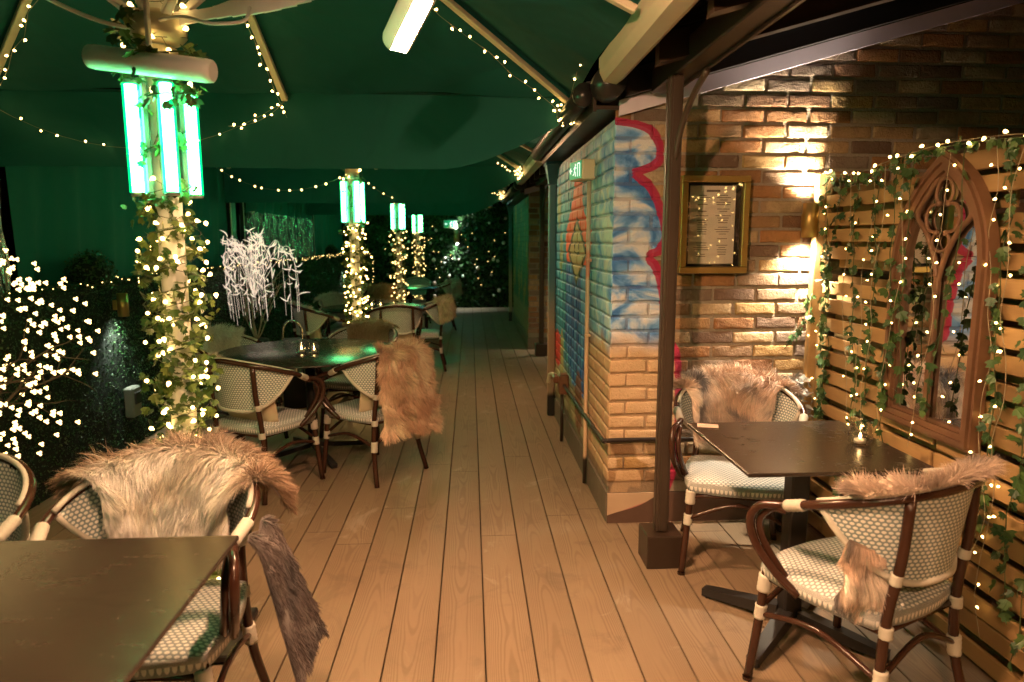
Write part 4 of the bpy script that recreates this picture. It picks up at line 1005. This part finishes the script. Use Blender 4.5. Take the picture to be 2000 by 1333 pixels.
# tube lamps on the poles
WHO = ['nearest','second','third','farthest','rearmost']
ANG = [(-62,-118),( )]
for i, cy in enumerate(UY):
    zt, zb = 2.040, 1.672
    for j, a in enumerate((-146,-58,38,150)):
        a = R(a); rx, ry = .092*math.cos(a), .092*math.sin(a)
        where = ['left front','right front','right rear','left rear'][j]
        r = empty('tube_lamp', (UX+rx,cy+ry,0), a, 'bright green fluorescent tube lamp, %s side of the %s parasol pole' % (where, WHO[i]), 'tube lamp', 'green tube lamps round the poles')
        b = MB(); b.tube([(0,0,zb+.008),(0,0,zt-.008)], .0185, 14); b.build('tube', MAT['tube_green'], r)
        b = MB(); b.tube([(0,0,zb+.006),(0,0,zt-.006)], .0265, 18, cap=False); b.build('glow_fringe', MAT['glow_fringe'], r)  # not a lamp part: outer shell standing in for the tube's green glow
        b = MB(); b.box((-.036,0,(zt+zb)/2), (.014,.05,zt-zb), bev=.002); b.tube([(0,0,zb-.004),(0,0,zb+.008)], .023, 14); b.tube([(0,0,zt-.008),(0,0,zt+.006)], .023, 14); b.build('batten', MAT['batten'], r)
# ivy and fairy lights round the poles
def spiral(cx, cy, z0, z1, rad, turns, seed, n=90):
    q = random.Random(seed); p0 = q.uniform(0,6)
    return [(cx+(rad+.012*math.sin(k*.9+p0))*math.cos(p0+turns*2*PI*k/n), cy+(rad+.012*math.sin(k*.9+p0))*math.sin(p0+turns*2*PI*k/n), z0+(z1-z0)*k/n) for k in range(n+1)]
for i, cy in enumerate(UY[:4]):
    oc = lambda c, cy=cy: (c[0]-UX, c[1]-cy, .1)
    ivy_strand(spiral(UX,cy,.1,1.66,.066,15,i,160), 'ivy garland wound round the lower %s parasol pole' % WHO[i], 'ivy round the poles', (240 if i == 0 else 130), (.024,.048), 'ivy_pole', 200+i, .075, oc, stem=.003)
    ivy_strand(spiral(UX,cy,1.60,2.32,.066,4,i+9), 'ivy garland on the upper %s parasol pole among the tube lamps' % WHO[i], 'ivy round the poles', 80 if i == 0 else 50, (.03,.055), 'ivy_pole', 220+i, .06, oc, stem=.003)
    if i == 0: ivy_strand(spiral(UX,cy-.03,1.98,2.24,.115,2,77), 'bushy ivy round the top of the tube lamps on the nearest pole', 'ivy round the poles', 60, (.035,.06), 'ivy_pole', 240, .045, oc, stem=.003)
    light_string(spiral(UX,cy,.12,1.70,.088,[12,11,10,10][i],i+20,140), [100,100,90,80][i], 'warm fairy lights wound round the lower %s parasol pole' % WHO[i], group='fairy lights round the poles', kind='cone' if i < 2 else 'far', size=[.0075,.0085,.0105,.0105][i], spread=.055, wire='wire_dark', seed=300+i)
    light_string(spiral(UX,cy,1.68,.14,.095,[9,8,8,8][i],i+60,140), [90,70,60,50][i], 'second string of warm fairy lights wound round the lower %s parasol pole' % WHO[i], group='fairy lights round the poles', kind='cone' if i < 2 else 'far', size=[.0068,.0085,.0105,.0105][i], spread=.05, wire='wire_dark', seed=340+i)
    light_string(spiral(UX,cy,2.02,2.36,.085,3,i+40), [18,26,24,20][i], 'warm fairy lights at the top of the %s parasol pole' % WHO[i], group='fairy lights round the poles', kind='cone' if i < 2 else 'far', size=[.008,.009,.011,.011][i], spread=.06, wire='wire_dark', seed=320+i)
# lights along ribs and swags under the canopy
cy = UY[0]
def rib_pts(cy, dx, dy, t0, t1, n=12, dz=-.085):
    P = []
    for t_ in np.linspace(t0, t1, n): P.append((UX+dx*HS*.985*t_+.01*math.sin(t_*40), cy+dy*HS*.985*t_, ZH-.05+(ZE-ZH)*t_+dz+.012*math.sin(t_*55)))
    return P
GR = 'fairy light strings under the parasols'
light_string(rib_pts(cy,-1,1,.25,1.0), 20, 'fairy lights along the left far rib of the nearest parasol', group=GR, size=.0062, spread=.022, seed=401)
light_string(rib_pts(cy,0,1,.25,1.0), 20, 'fairy lights along the middle far rib of the nearest parasol', group=GR, size=.0062, spread=.022, seed=402)
light_string(rib_pts(cy,1,1,.20,1.0), 24, 'fairy lights along the right far rib of the nearest parasol', group=GR, size=.0062, spread=.026, seed=403)
def swag(a, b_, sag, n=14): return [tuple(np.array(a)*(1-t_)+np.array(b_)*t_+np.array([0,0,-sag*4*t_*(1-t_)])) for t_ in np.linspace(0,1,n)]
yE = cy+HS-.04
light_string(swag((UX-HS+.04,yE,2.27),(UX,yE,2.30),.25), 14, 'fairy light swag hanging left of centre from the nearest parasol edge', group=GR, size=.0058, spread=.018, seed=404)
light_string(swag((UX-.08,cy+.9,2.05),(UX,yE,2.30),.04), 6, 'short fairy light string behind the nearest tube lamps', group=GR, size=.0058, spread=.018, seed=405)
light_string(smooth_path([(.40,1.9,2.62),(.50,2.6,2.50),(.55,3.2,2.47),(.56,3.7,2.37),(.57,4.1,2.26)],6), 22, 'fairy light string dropping along the cream gutter to the parasol corner', group=GR, size=.0062, spread=.03, seed=406)
rr = random.Random(8); P = [(.56+rr.uniform(-.05,.05), yE+.0+rr.uniform(-.08,.05), 2.24+rr.uniform(-.06,.06)) for _ in range(16)]
light_string(smooth_path(P,3), 30, 'bunch of fairy lights at the far right corner of the nearest parasol', group=GR, size=.0062, spread=.02, seed=407)
for i in (1,2,3):
    cy_ = UY[i]; ye = cy_+HS-.04
    P = [(.56+rr.uniform(-.06,.05), ye+rr.uniform(-.08,.05), 2.26+rr.uniform(-.06,.08)) for _ in range(12)]
    light_string(smooth_path(P,3), 24, 'bunch of fairy lights at the far right corner of the %s parasol' % WHO[i], group=GR, kind='far', size=.009, spread=.03, seed=410+i)
    light_string(rib_pts(cy_,1,1,.82,1.0,6), 7, 'fairy lights at the end of the far right rib of the %s parasol' % WHO[i], group=GR, kind='far', size=.010, spread=.02, seed=420+i)
light_string(swag((UX-1.62,UY[1]+.9,2.33),(UX-.05,UY[1]+.0,2.10),.22), 12, 'even fairy light swag left of the second parasol pole', group=GR, kind='far', size=.011, spread=.006, seed=430)
light_string(swag((UX+.05,UY[1]+.2,2.10),(UX+.35,UY[2]-.2,2.22),.16), 9, 'fairy light swag between the second and third parasol poles', group=GR, kind='far', size=.009, spread=.01, seed=431)

# heaters
def heater(loc, axis, face, label, lit=True, L=.27, rad=.055):
    r = empty('patio_heater', loc, 0, label, 'heater', 'tubular parasol heaters')
    ax = np.array(axis, float); ax /= np.linalg.norm(ax); fc = np.array(face, float); fc -= ax*np.dot(fc, ax); fc /= np.linalg.norm(fc); sd = np.cross(ax, fc)
    b = MB(); n = 28; a0 = R(34) if lit else 0; prof = []
    # shell open towards face, with depth
    nl = 8; V=[]; Fc=[]
    A = np.linspace(a0, 2*PI-a0, n)
    ls = np.array([-.5,-.49,-.44,-.2,0,.2,.44,.49,.5])*L; rs = np.array([.80,.93,1,1,1,1,1,.93,.80])*rad
    for l_, rr_ in zip(ls, rs):
        for a in A: V.append(ax*l_ + rr_*(math.cos(a)*fc+math.sin(a)*sd))
    Fc = [(i*n+j, i*n+j+1, (i+1)*n+j+1, (i+1)*n+j) for i in range(len(ls)-1) for j in range(n-1)]
    b.add(V, Fc, smooth=True)
    for e in (0, len(ls)-1): b.add([V[e*n+j] for j in range(n)], [tuple(range(n)) if e else tuple(range(n))[::-1]])
    b.build('housing', MAT['white_metal'], r)
    if lit:
        b = MB(); w_ = rad*math.sin(a0)*.96; h = rad*math.cos(a0)-.02; q = [ax*(s*L*.38)+sd*(t_*w_)+fc*h for s, t_ in ((-1,-1),(1,-1),(1,1),(-1,1))]
        q2 = [p-fc*.004 for p in q]; b.add(q+q2, [(0,1,2,3),(7,6,5,4),(0,4,5,1),(1,5,6,2),(2,6,7,3),(3,7,4,0)]); b.build('element', MAT['heat'], r)
    b = MB(); b.bar((0,0,rad*.8), (.0,.0,rad+.16), .024, .012, bev=.002); b.box((0,0,rad*.95), (.05,.03,.02), bev=.003); b.build('bracket', MAT['white_metal'], r)
    return r
heater((-.205,2.52,2.285), (.42,-.80,.42), (-.15,.20,-1), 'glowing white tubular heater hanging under the nearest parasol')
heater((UX+.02,2.39,2.085), (1,-.12,-.13), (.1,.9,-.5), 'unlit cream tubular heater strapped across the nearest pole above the green lamps', lit=False, L=.42, rad=.038)
heater((-.26,.95,2.36), (.35,.85,.42), (.20,.15,-1), 'second glowing tubular heater of the nearest parasol, overhead')
heater((UX-.92,2.45,2.25), (-.25,-.85,.30), (.30,-.15,-1), 'unlit cream tubular heater at the left edge under the nearest parasol', lit=False)
heater((-.25,6.4,2.30), (.35,-.85,.35), (-.05,.75,-.8), 'small tubular heater under the second parasol, aisle side', L=.15, rad=.04)
heater((-.15,-1.0,2.52), (.35,.85,.42), (.85,.40,-.85), 'glowing tubular heater of the parasol behind the viewpoint')
# arm that carries the heater on the nearest parasol, cables
r = empty('heater_arm', (0,0,0), 0, 'long white bent arm reaching from the nearest pole to the glowing heater', 'heater arm')
b = MB(); P = smooth_path([(UX+.05,2.47,2.24),(UX+.30,2.50,2.30),(UX+.55,2.52,2.36),(UX+.66,2.53,2.40),(UX+.86,2.54,2.45)],5)
for k in range(len(P)-1): b.bar(P[k], P[k+1]+(P[k+1]-P[k])*.03, .014, .046-.012*math.sin(k*.8))
b.build('bar', MAT['white_metal'], r)
b = MB(); b.tube(smooth_path([(UX-.02,2.44,2.22),(UX+.12,2.40,2.235),(UX+.22,2.38,2.21),(UX+.32,2.40,2.225),(UX+.33,2.44,2.28)],6), .006, 7); b.tube(smooth_path([(UX-.02,2.44,2.20),(UX-.15,2.38,2.22),(UX-.32,2.34,2.30),(UX-.38,2.35,2.38),(UX-.30,2.4,2.45)],6), .007, 7); b.build('cable', MAT['white_metal'], r)

# ================================================================== LEFT SIDE: hedge, curtains
XH = -2.50; HT = 1.215
def hedge(name_lab, x0, x1, y0, y1, h, face_dirs, n, size=(.012,.020), seed=1):
    g = np.random.default_rng(seed); b = MB(); b.box(((x0+x1)/2,(y0+y1)/2,h/2-.01), (x1-x0-.03, y1-y0-.03, h-.02), m=1)
    areas = [(y1-y0)*h if d in ('+x','-x') else ((x1-x0)*h if d in ('+y','-y') else (x1-x0)*(y1-y0)) for d in face_dirs]; tot = sum(areas)
    for d, a in zip(face_dirs, areas):
        k = int(n*a/tot); u = g.random(k); v = g.random(k); dep = np.abs(g.normal(size=k))*.018
        if d == '+x':
            yy = y0 + (y1-y0)*(u**1.7); P = np.stack([x1-.01+.02*g.random(k)-dep*.3+.012*np.sin(yy*9)*np.sin(v*11), yy, v*h],1); N = np.tile([1.,0,0],(k,1))
        elif d == '-y': P = np.stack([x0+(x1-x0)*u, y0+.01-dep*.8, v*h],1); N = np.tile([0,-1.,0],(k,1))
        else: P = np.stack([x0+(x1-x0)*u, y0+(y1-y0)*v, np.full(k,h)-.01+dep], 1); N = np.tile([0,0,1.],(k,1))
        N = N + g.normal(size=(k,3))*.65; U = g.normal(size=(k,3)); S = g.uniform(*size, size=k)*(1+.10*np.maximum(0,P[:,1]-4))
        scatter(b, LF_V, LF_F, P, N, U, S)
    o = b.build('hedge', [MAT['box_leaf'], MAT['hedge_core']]); return tag(o, name_lab, 'hedge')
hedge('long clipped boxwood hedge down the left side with fairy lights on its top', XH-.22, XH, 1.2, 14.2, HT, ('+x','+z'), 62000, seed=2)
hedge('short return of hedge across the far left corner', XH, -1.98, 14.0, 14.2, HT, ('-y','+z'), 1600, (.03,.045), seed=3)
hedge('tall dark hedge wall closing the far end, hung with baubles', -3.0, 1.0, 15.5, 15.7, 2.35, ('-y',), 9000, (.03,.05), seed=4)
def ball(x, y, z, rad, label, n=900):
    g = np.random.default_rng(int(x*100)%50+9); b = MB(); b.lathe((x,y,z), [(.001,-rad*.85),(rad*.6,-rad*.6),(rad*.85,0),(rad*.6,rad*.6),(.001,rad*.85)], 10, m=1)
    D = g.normal(size=(n,3)); D /= np.linalg.norm(D,axis=1)[:,None]; P = np.array([x,y,z])+D*rad*(.85+.2*g.random((n,1)))
    scatter(b, LF_V, LF_F, P, D+g.normal(size=(n,3))*.5, g.normal(size=(n,3)), g.uniform(.018,.032,n)); o = b.build('topiary_ball', [MAT['box_leaf'], MAT['hedge_core']]); tag(o, label, 'shrub', 'clipped balls on the hedge')
ball(-2.62,4.90,1.29,.15,'dark clipped ball on the hedge left of the nearest pole'); ball(-2.62,8.0,1.28,.13,'dark clipped ball on the hedge behind the curly twig tree'); ball(-2.62,13.2,1.30,.12,'dark clipped ball on the far end of the hedge')
# fairy lights on the hedge top
rr = random.Random(77)
for i, (ya, yb, n, lb) in enumerate(((1.6,4.4,30,'nearest stretch, cut by the left edge'),(4.4,7.2,44,'stretch behind the nearest pole'),(7.2,10.4,56,'stretch behind the curly twig tree'),(10.4,14.1,60,'farthest stretch'))):
    P = [(XH-.04+rr.uniform(-.03,.03), y, HT+.015+rr.uniform(-.005,.012)) for y in np.linspace(ya,yb,26)]
    light_string(P, n, 'fairy lights lying along the hedge top, '+lb, group='fairy lights along the hedge top', kind='far', size=.0034+.0006*i, spread=.035, wire='wire_dark', seed=500+i)
light_string([(-1.96,13.95,1.22),(-1.95,13.94,.9),(-1.96,13.95,.55)], 9, 'fairy lights hanging down the corner of the hedge return', group='fairy lights along the hedge top', kind='far', size=.007, spread=.02, wire='wire_dark', seed=510)
light_string([(-2.5,13.97,1.24),(-2.2,13.97,1.24),(-1.98,13.96,1.23)], 9, 'fairy lights along the top of the hedge return', group='fairy lights along the hedge top', kind='far', size=.006, spread=.02, wire='wire_dark', seed=511)
# curtains
XC = -2.80
def curtain(y0, y1, z0, z1, label, waves=9, mat='curtain', name='curtain', amp=.03, diag=.25, x=XC):
    b = MB(); nu, nv = 80, 16; V=[]
    for i in range(nu+1):
        for j in range(nv+1):
            f=i/nu; g_=j/nv; y = y0+(y1-y0)*f; z = z1+(z0-z1)*g_
            ph_=2*PI*waves*(f+diag*g_*g_*.25); V.append((x+amp*(.25+.75*g_)*(math.sin(ph_)+.4*math.sin(2.3*ph_+1)), y, z))
    b.add(V, [(i*(nv+1)+j, i*(nv+1)+j+1, (i+1)*(nv+1)+j+1, (i+1)*(nv+1)+j) for i in range(nu) for j in range(nv)], smooth=True)
    o = b.build(name, MAT[mat]); return tag(o, label, 'curtain')
curtain(4.40,8.15,.5,2.45,'long dark green side curtain between the nearest and second parasols, in soft folds', 7)
curtain(8.85,12.45,1.86,2.45,'green curtain panel above the shiny foil strips', 9)
curtain(12.6,15.3,.5,2.45,'dark green curtain at the far left corner', 6)
curtain(.6,4.15,1.94,2.45,'green curtain top at the left edge above the dark foil strips', 6)
def foil(y0, y1, z0, z1, label, n, seed):
    g = random.Random(seed); b = MB()
    for k in range(n):
        y = y0+(y1-y0)*(k+g.random())/n; x = XC+g.uniform(-.04,.04); L = (z1-z0)*g.uniform(.8,1.0); P=[]; wd = g.uniform(.006,.014); m_=12; V=[]; p0=g.uniform(0,6); tw=g.uniform(-.5,.5); sl=g.uniform(-.10,.14)
        for j in range(m_+1):
            f=j/m_; cy_ = y+sl*f+.012*math.sin(f*8+p0); cx_=x+.015*math.sin(f*6+p0*2); a=p0+f*4*tw+.5*math.sin(f*14+p0); V += [(cx_-wd*math.sin(a), cy_-wd*math.cos(a), z1-L*f),(cx_+wd*math.sin(a), cy_+wd*math.cos(a), z1-L*f)]
        b.add(V, [(2*j,2*j+1,2*j+3,2*j+2) for j in range(m_)], smooth=True)
    b.box((XC-.10,(y0+y1)/2,(z0+z1)/2-.1), (.01,y1-y0,z1-z0+.1), m=1)
    o = b.build('foil_curtain', [MAT['foil'], MAT['black_card']]); tag(o, label, 'foil curtain', 'shimmering foil strip curtains')
foil(8.9,12.4,1.2,1.88,'shimmering foil strip curtain behind the curly twig tree', 230, 1)
foil(1.3,4.3,1.15,1.98,'dark shimmering foil strip curtain at the left edge', 150, 2)
for y, lb in ((4.28,'between the foil strips and the long curtain'),(8.35,'at the far end of the long curtain'),(8.72,'beside the shiny foil panel'),(12.52,'right of the shiny foil panel')):
    b = MB(); b.box((XC+.0,y,1.25), (.04,.025 if y != 8.35 else .18,2.4), bev=.003)
    if y == 8.35: b.box((XC+.03,8.24,1.25), (.012,.012,2.35), m=1)
    else: b.box((XC+.026,y-.008,1.25), (.008,.010,2.35), m=1)
    o = b.build('frame_post', [MAT['black_metal'], MAT['cream_metal']]); tag(o, 'slim dark frame post '+lb, 'post', 'curtain frame posts')
# backdrop of darkness beyond the side sheets: fence
b = MB()
for k in range(60): b.box((-3.15, -.6+k*.28, 1.5), (.02,.27,3.0), bev=.003)
b.box((-3.19,7.7,.6), (.05,16.8,.08)); b.box((-3.19,7.7,2.3), (.05,16.8,.08))
o = b.build('fence', simple('black stained fence board', (.01,.012,.011), .8)); tag(o, 'tall black fence behind the curtains on the left', 'fence')

# hedge downlights and socket
def hedge_lamp(y, label, e):
    r = sconce((XH+.01,y,1.07), label, e, down_only=True, group='brass downlights on the hedge', size=.95, col=(.9,1,.80), spread=R(100), yaw=PI/2)
    return r
hedge_lamp(4.92,'brass downlight on the hedge left of the nearest pole, lighting the leaves below', 22)
hedge_lamp(13.6,'brass downlight far along the hedge, a white streak below it', 20)
r = empty('socket_box', (XH+.045,5.0,.36), 0, 'grey outdoor socket box on the hedge under the brass downlight', 'socket box')
b = MB(); b.box((0,0,0), (.07,.13,.22), bev=.012); b.build('casing', simple('grey plastic', (.20,.20,.18), .5), r); b = MB(); b.box((.04,0,.03), (.014,.09,.09), bev=.004); b.build('cover', simple('dark smoked cover', (.05,.05,.05), .2), r)

# ---------------- trees of light
def branch(b, p, d, L, rad, depth, g, tips, spread=.6, kids=3):
    P=[p]; q=np.array(p,float); dd=np.array(d,float)
    for k in range(4):
        dd = dd+np.array([g.gauss(0,.12) for _ in range(3)]); dd/=np.linalg.norm(dd); q=q+dd*L/4; P.append(q)
    b.tube(P, np.linspace(rad,rad*.55,5), 6)
    if depth == 0: tips.append((P[-1], dd)); tips.append((P[2], dd)); return
    for k in range(kids):
        nd = dd+np.array([g.gauss(0,spread) for _ in range(3)]); nd/=np.linalg.norm(nd); branch(b, P[g.choice([2,3,4,4])], nd, L*.72, rad*.55, depth-1, g, tips, spread, kids)
g = random.Random(15); r = empty('blossom_light_tree', (-2.30,3.10,0), 0, 'round tree covered in warm glowing blossom lights at the left edge', 'light tree')
b = MB(); tips=[]; b.tube([(0,0,.01),(.01,0,.3),(0,.01,.62)], [.03,.026,.022], 8); b.build('trunk', MAT['trunk'], r)
b = MB()
for k in range(8):
    a = k*PI/4; branch(b, (0,0,.6), (math.cos(a)*.8, math.sin(a)*.8, .6+g.random()*.6), .34, .013, 2, g, tips, .55)
b.build('branch', MAT['trunk'], r)
pts=[]; rng=np.random.default_rng(4)
while len(pts) < 560:
    d = rng.normal(size=3); d/=np.linalg.norm(d); rad_ = .45+.55*rng.random()**.5
    p = np.array([0,0,1.02])+d*np.array([.60,.55,.58])*rad_
    if p[2] < .50 and abs(p[0]) > .25 and rng.random() < .5: continue
    if p[2] > 1.25 and (p[0]) > .62-(p[2]-1.25)*1.2: continue
    pts.append(tuple(p))
for k in range(34): zz_ = 1.3+rng.random()*.55; pts.append((.20+rng.normal()*.06-(zz_-1.3)*.06, -.1+rng.normal()*.08, zz_))
place_bulbs(r, [tuple(np.array(p)) for p in pts], 'blossom', .0105, 'blossom_light', random.Random(3))
# curly twig tree
g = random.Random(21); r = empty('curly_twig_tree', (-2.17,7.0,0), 0, 'pale curly twig tree glowing warm white in front of the hedge', 'light tree')
b = MB(); b.lathe((0,0,0), [(.001,.30),(.10,.30),(.12,.34),(.12,.52),(.10,.53),(.001,.53)], 14); b.box((0,0,.15),(.22,.22,.30),bev=.01); b.build('pot', MAT['black_metal'], r)
b = MB(); tips=[]
for k in range(7):
    a = k*.9; branch(b, (0,0,.5), (math.cos(a)*.42, math.sin(a)*.30, 1), .40, .007, 2, g, tips, .42)
b.build('branch', MAT['bark_pale'], r)
b = MB(); rng=np.random.default_rng(6)
for k in range(24):                       # drooping whips hung with curled catkins
    a = k*2.4; ro = .10+.32*((k*.618)%1); zt_ = 1.58-.35*ro+rng.normal()*.04; ze = .64+.20*rng.random()
    W = smooth_path([(0,0,.95),(ro*.5*math.cos(a),ro*.4*math.sin(a),zt_-.12),(ro*.85*math.cos(a),ro*.6*math.sin(a),zt_),(ro*math.cos(a),ro*.7*math.sin(a),zt_-.12),(ro*1.05*math.cos(a),ro*.75*math.sin(a),(zt_+ze)/2),(ro*1.0*math.cos(a)+.02,ro*.75*math.sin(a),ze)], 5)
    b.tube(W, .0018, 4)
    for m_ in range(8):
        p = W[int(8+m_*(len(W)-9)/8)] + rng.normal(size=3)*.022; d = np.array([rng.normal()*.45, rng.normal()*.3, (-.8 if rng.random() < .6 else .7)]); d/=np.linalg.norm(d); bend = rng.normal(size=3)*.9; P=[p]; L = .06+.07*rng.random()
        for j in range(6): d = d+bend*.32; d/=np.linalg.norm(d); P.append(P[-1]+d*L/6)
        b.tube(P, [.0015,.0045,.0065,.007,.006,.004,.0012], 6)
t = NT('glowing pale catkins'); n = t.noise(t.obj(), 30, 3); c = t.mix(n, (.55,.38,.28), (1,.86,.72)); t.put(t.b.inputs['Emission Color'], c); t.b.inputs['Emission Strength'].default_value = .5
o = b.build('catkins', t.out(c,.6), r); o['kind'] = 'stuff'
# lantern standing behind the nearest round table
r = empty('lantern', (-1.62,6.25,0), .3, 'black glass lantern with a bright chrome arched handle behind the nearest round table', 'lantern')
b = MB(); b.box((0,0,.30),(.17,.17,.02)); b.box((0,0,.62),(.17,.17,.02)); b.box((0,0,.15),(.20,.20,.29),bev=.01)
for x in (-.08,.08):
    for y in (-.08,.08): b.box((x,y,.46),(.012,.012,.30))
b.build('frame', MAT['black_metal'], r)
b = MB(); b.tube(smooth_path([(-.085,0,.62),(-.08,0,.72),(-.04,0,.78),(0,0,.795),(.04,0,.78),(.08,0,.72),(.085,0,.62)],4), .010, 8); b.build('handle', simple('polished chrome', (.8,.8,.8), .12, 1.0), r)
b = MB(); b.lathe((0,0,.31), [(.001,0),(.03,0),(.03,.07),(.001,.07)], 12); c_ = b.build('candle', MAT['wax'], r); b = MB(); b.lathe((0,0,.385), [(.0005,0),(.009,.01),(.007,.02),(.0005,.035)], 8); b.build('flame', MAT['flame'], c_)

# ================================================================== END HEDGE decorations
g = random.Random(51); YB = 15.44
places = [(x, z) for x in np.linspace(-1.75,.72,9) for z in np.linspace(.25,1.85,5)]
for k, (x, z) in enumerate(places):
    if g.random() < .35: continue
    x += g.uniform(-.13,.13); z += g.uniform(-.16,.16); rad = g.uniform(.028,.045)
    b = MB(); b.lathe((0,0,0), [(.0008,-rad),(rad*.5,-rad*.87),(rad*.87,-rad*.5),(rad,0),(rad*.87,rad*.5),(rad*.5,rad*.87),(.0008,rad)], 12)
    o = b.build('bauble', MAT['bauble' if g.random() < .4 else 'bauble_w']); o.location = (x, YB-.02, z); tag(o, 'small pale bauble hung on the dark end hedge', 'bauble', 'baubles on the end hedge')
P = [(-1.9+.26*k, YB-.01, 1.1+.75*math.sin(k*2.1)) for k in range(11)]
light_string(smooth_path(P,8), 50, 'tiny lights zigzagging over the dark end hedge', kind='far', size=.0075, spread=.15, wire='wire_dark', seed=600)
sconce((-.30,15.44,1.60), 'bright wall lamp on the dark end hedge below the exit sign', 60, size=1.5, col=(.95,1,.9), spread=R(100))
exit_sign((-.43,15.40,1.87), 0, 'small exit sign box high on the dark end hedge', 1.5)
b = MB(); n=24; V=[]
for i in range(n+1):
    f=i/n; x=-1.35+1.85*f; zt_=2.42; zb_=2.00+.24*f+.03*math.sin(f*9)
    for j in range(7): q=j/6; V.append((x, 15.36-.35*(1-q)+.03*math.sin(f*20+q*3), zt_+(zb_-zt_)*q))
b.add(V, [(i*7+j,(i+1)*7+j,(i+1)*7+j+1,i*7+j+1) for i in range(n) for j in range(6)], smooth=True)
o = b.build('tarpaulin', MAT['teal']); tag(o, 'bright teal tarpaulin sagging above the end hedge', 'tarpaulin')
# dark side wall of the last stretch, right
b = MB(); b.box((1.02,14.2,1.3), (.1,2.7,2.6)); o = b.build('wall', simple('dark rendered wall', (.02,.022,.02), .8)); tag(o, 'dark rendered wall at the far right end of the passage', 'wall')
# a potted silver plant in the corner by the trellis
r = empty('potted_plant', (1.66,3.33,0), 0, 'frosted grey leafed plant low in the corner between brick wall and trellis', 'plant')
b = MB(); b.lathe((0,0,0), [(.001,.01),(.07,.01),(.09,.30),(.08,.30),(.001,.28)], 14); b.build('pot', MAT['black_metal'], r)
b = MB(); rng=np.random.default_rng(8); D=rng.normal(size=(160,3)); D/=np.linalg.norm(D,axis=1)[:,None]; D[:,2]=np.abs(D[:,2]); Pq=np.array([0,0,.62])+D*np.array([.09,.07,.22])*rng.random((160,1))**.4
scatter(b, LF_V, LF_F, Pq, D+rng.normal(size=(160,3))*.5, D+rng.normal(size=(160,3))*.4, rng.uniform(.03,.06,160)); b.tube([(0,0,.28),(0,0,.7)], .008, 6); b.build('foliage', leaf_mat('frosted silver leaf', (.10,.12,.12), (.5,.5,.5)), r)
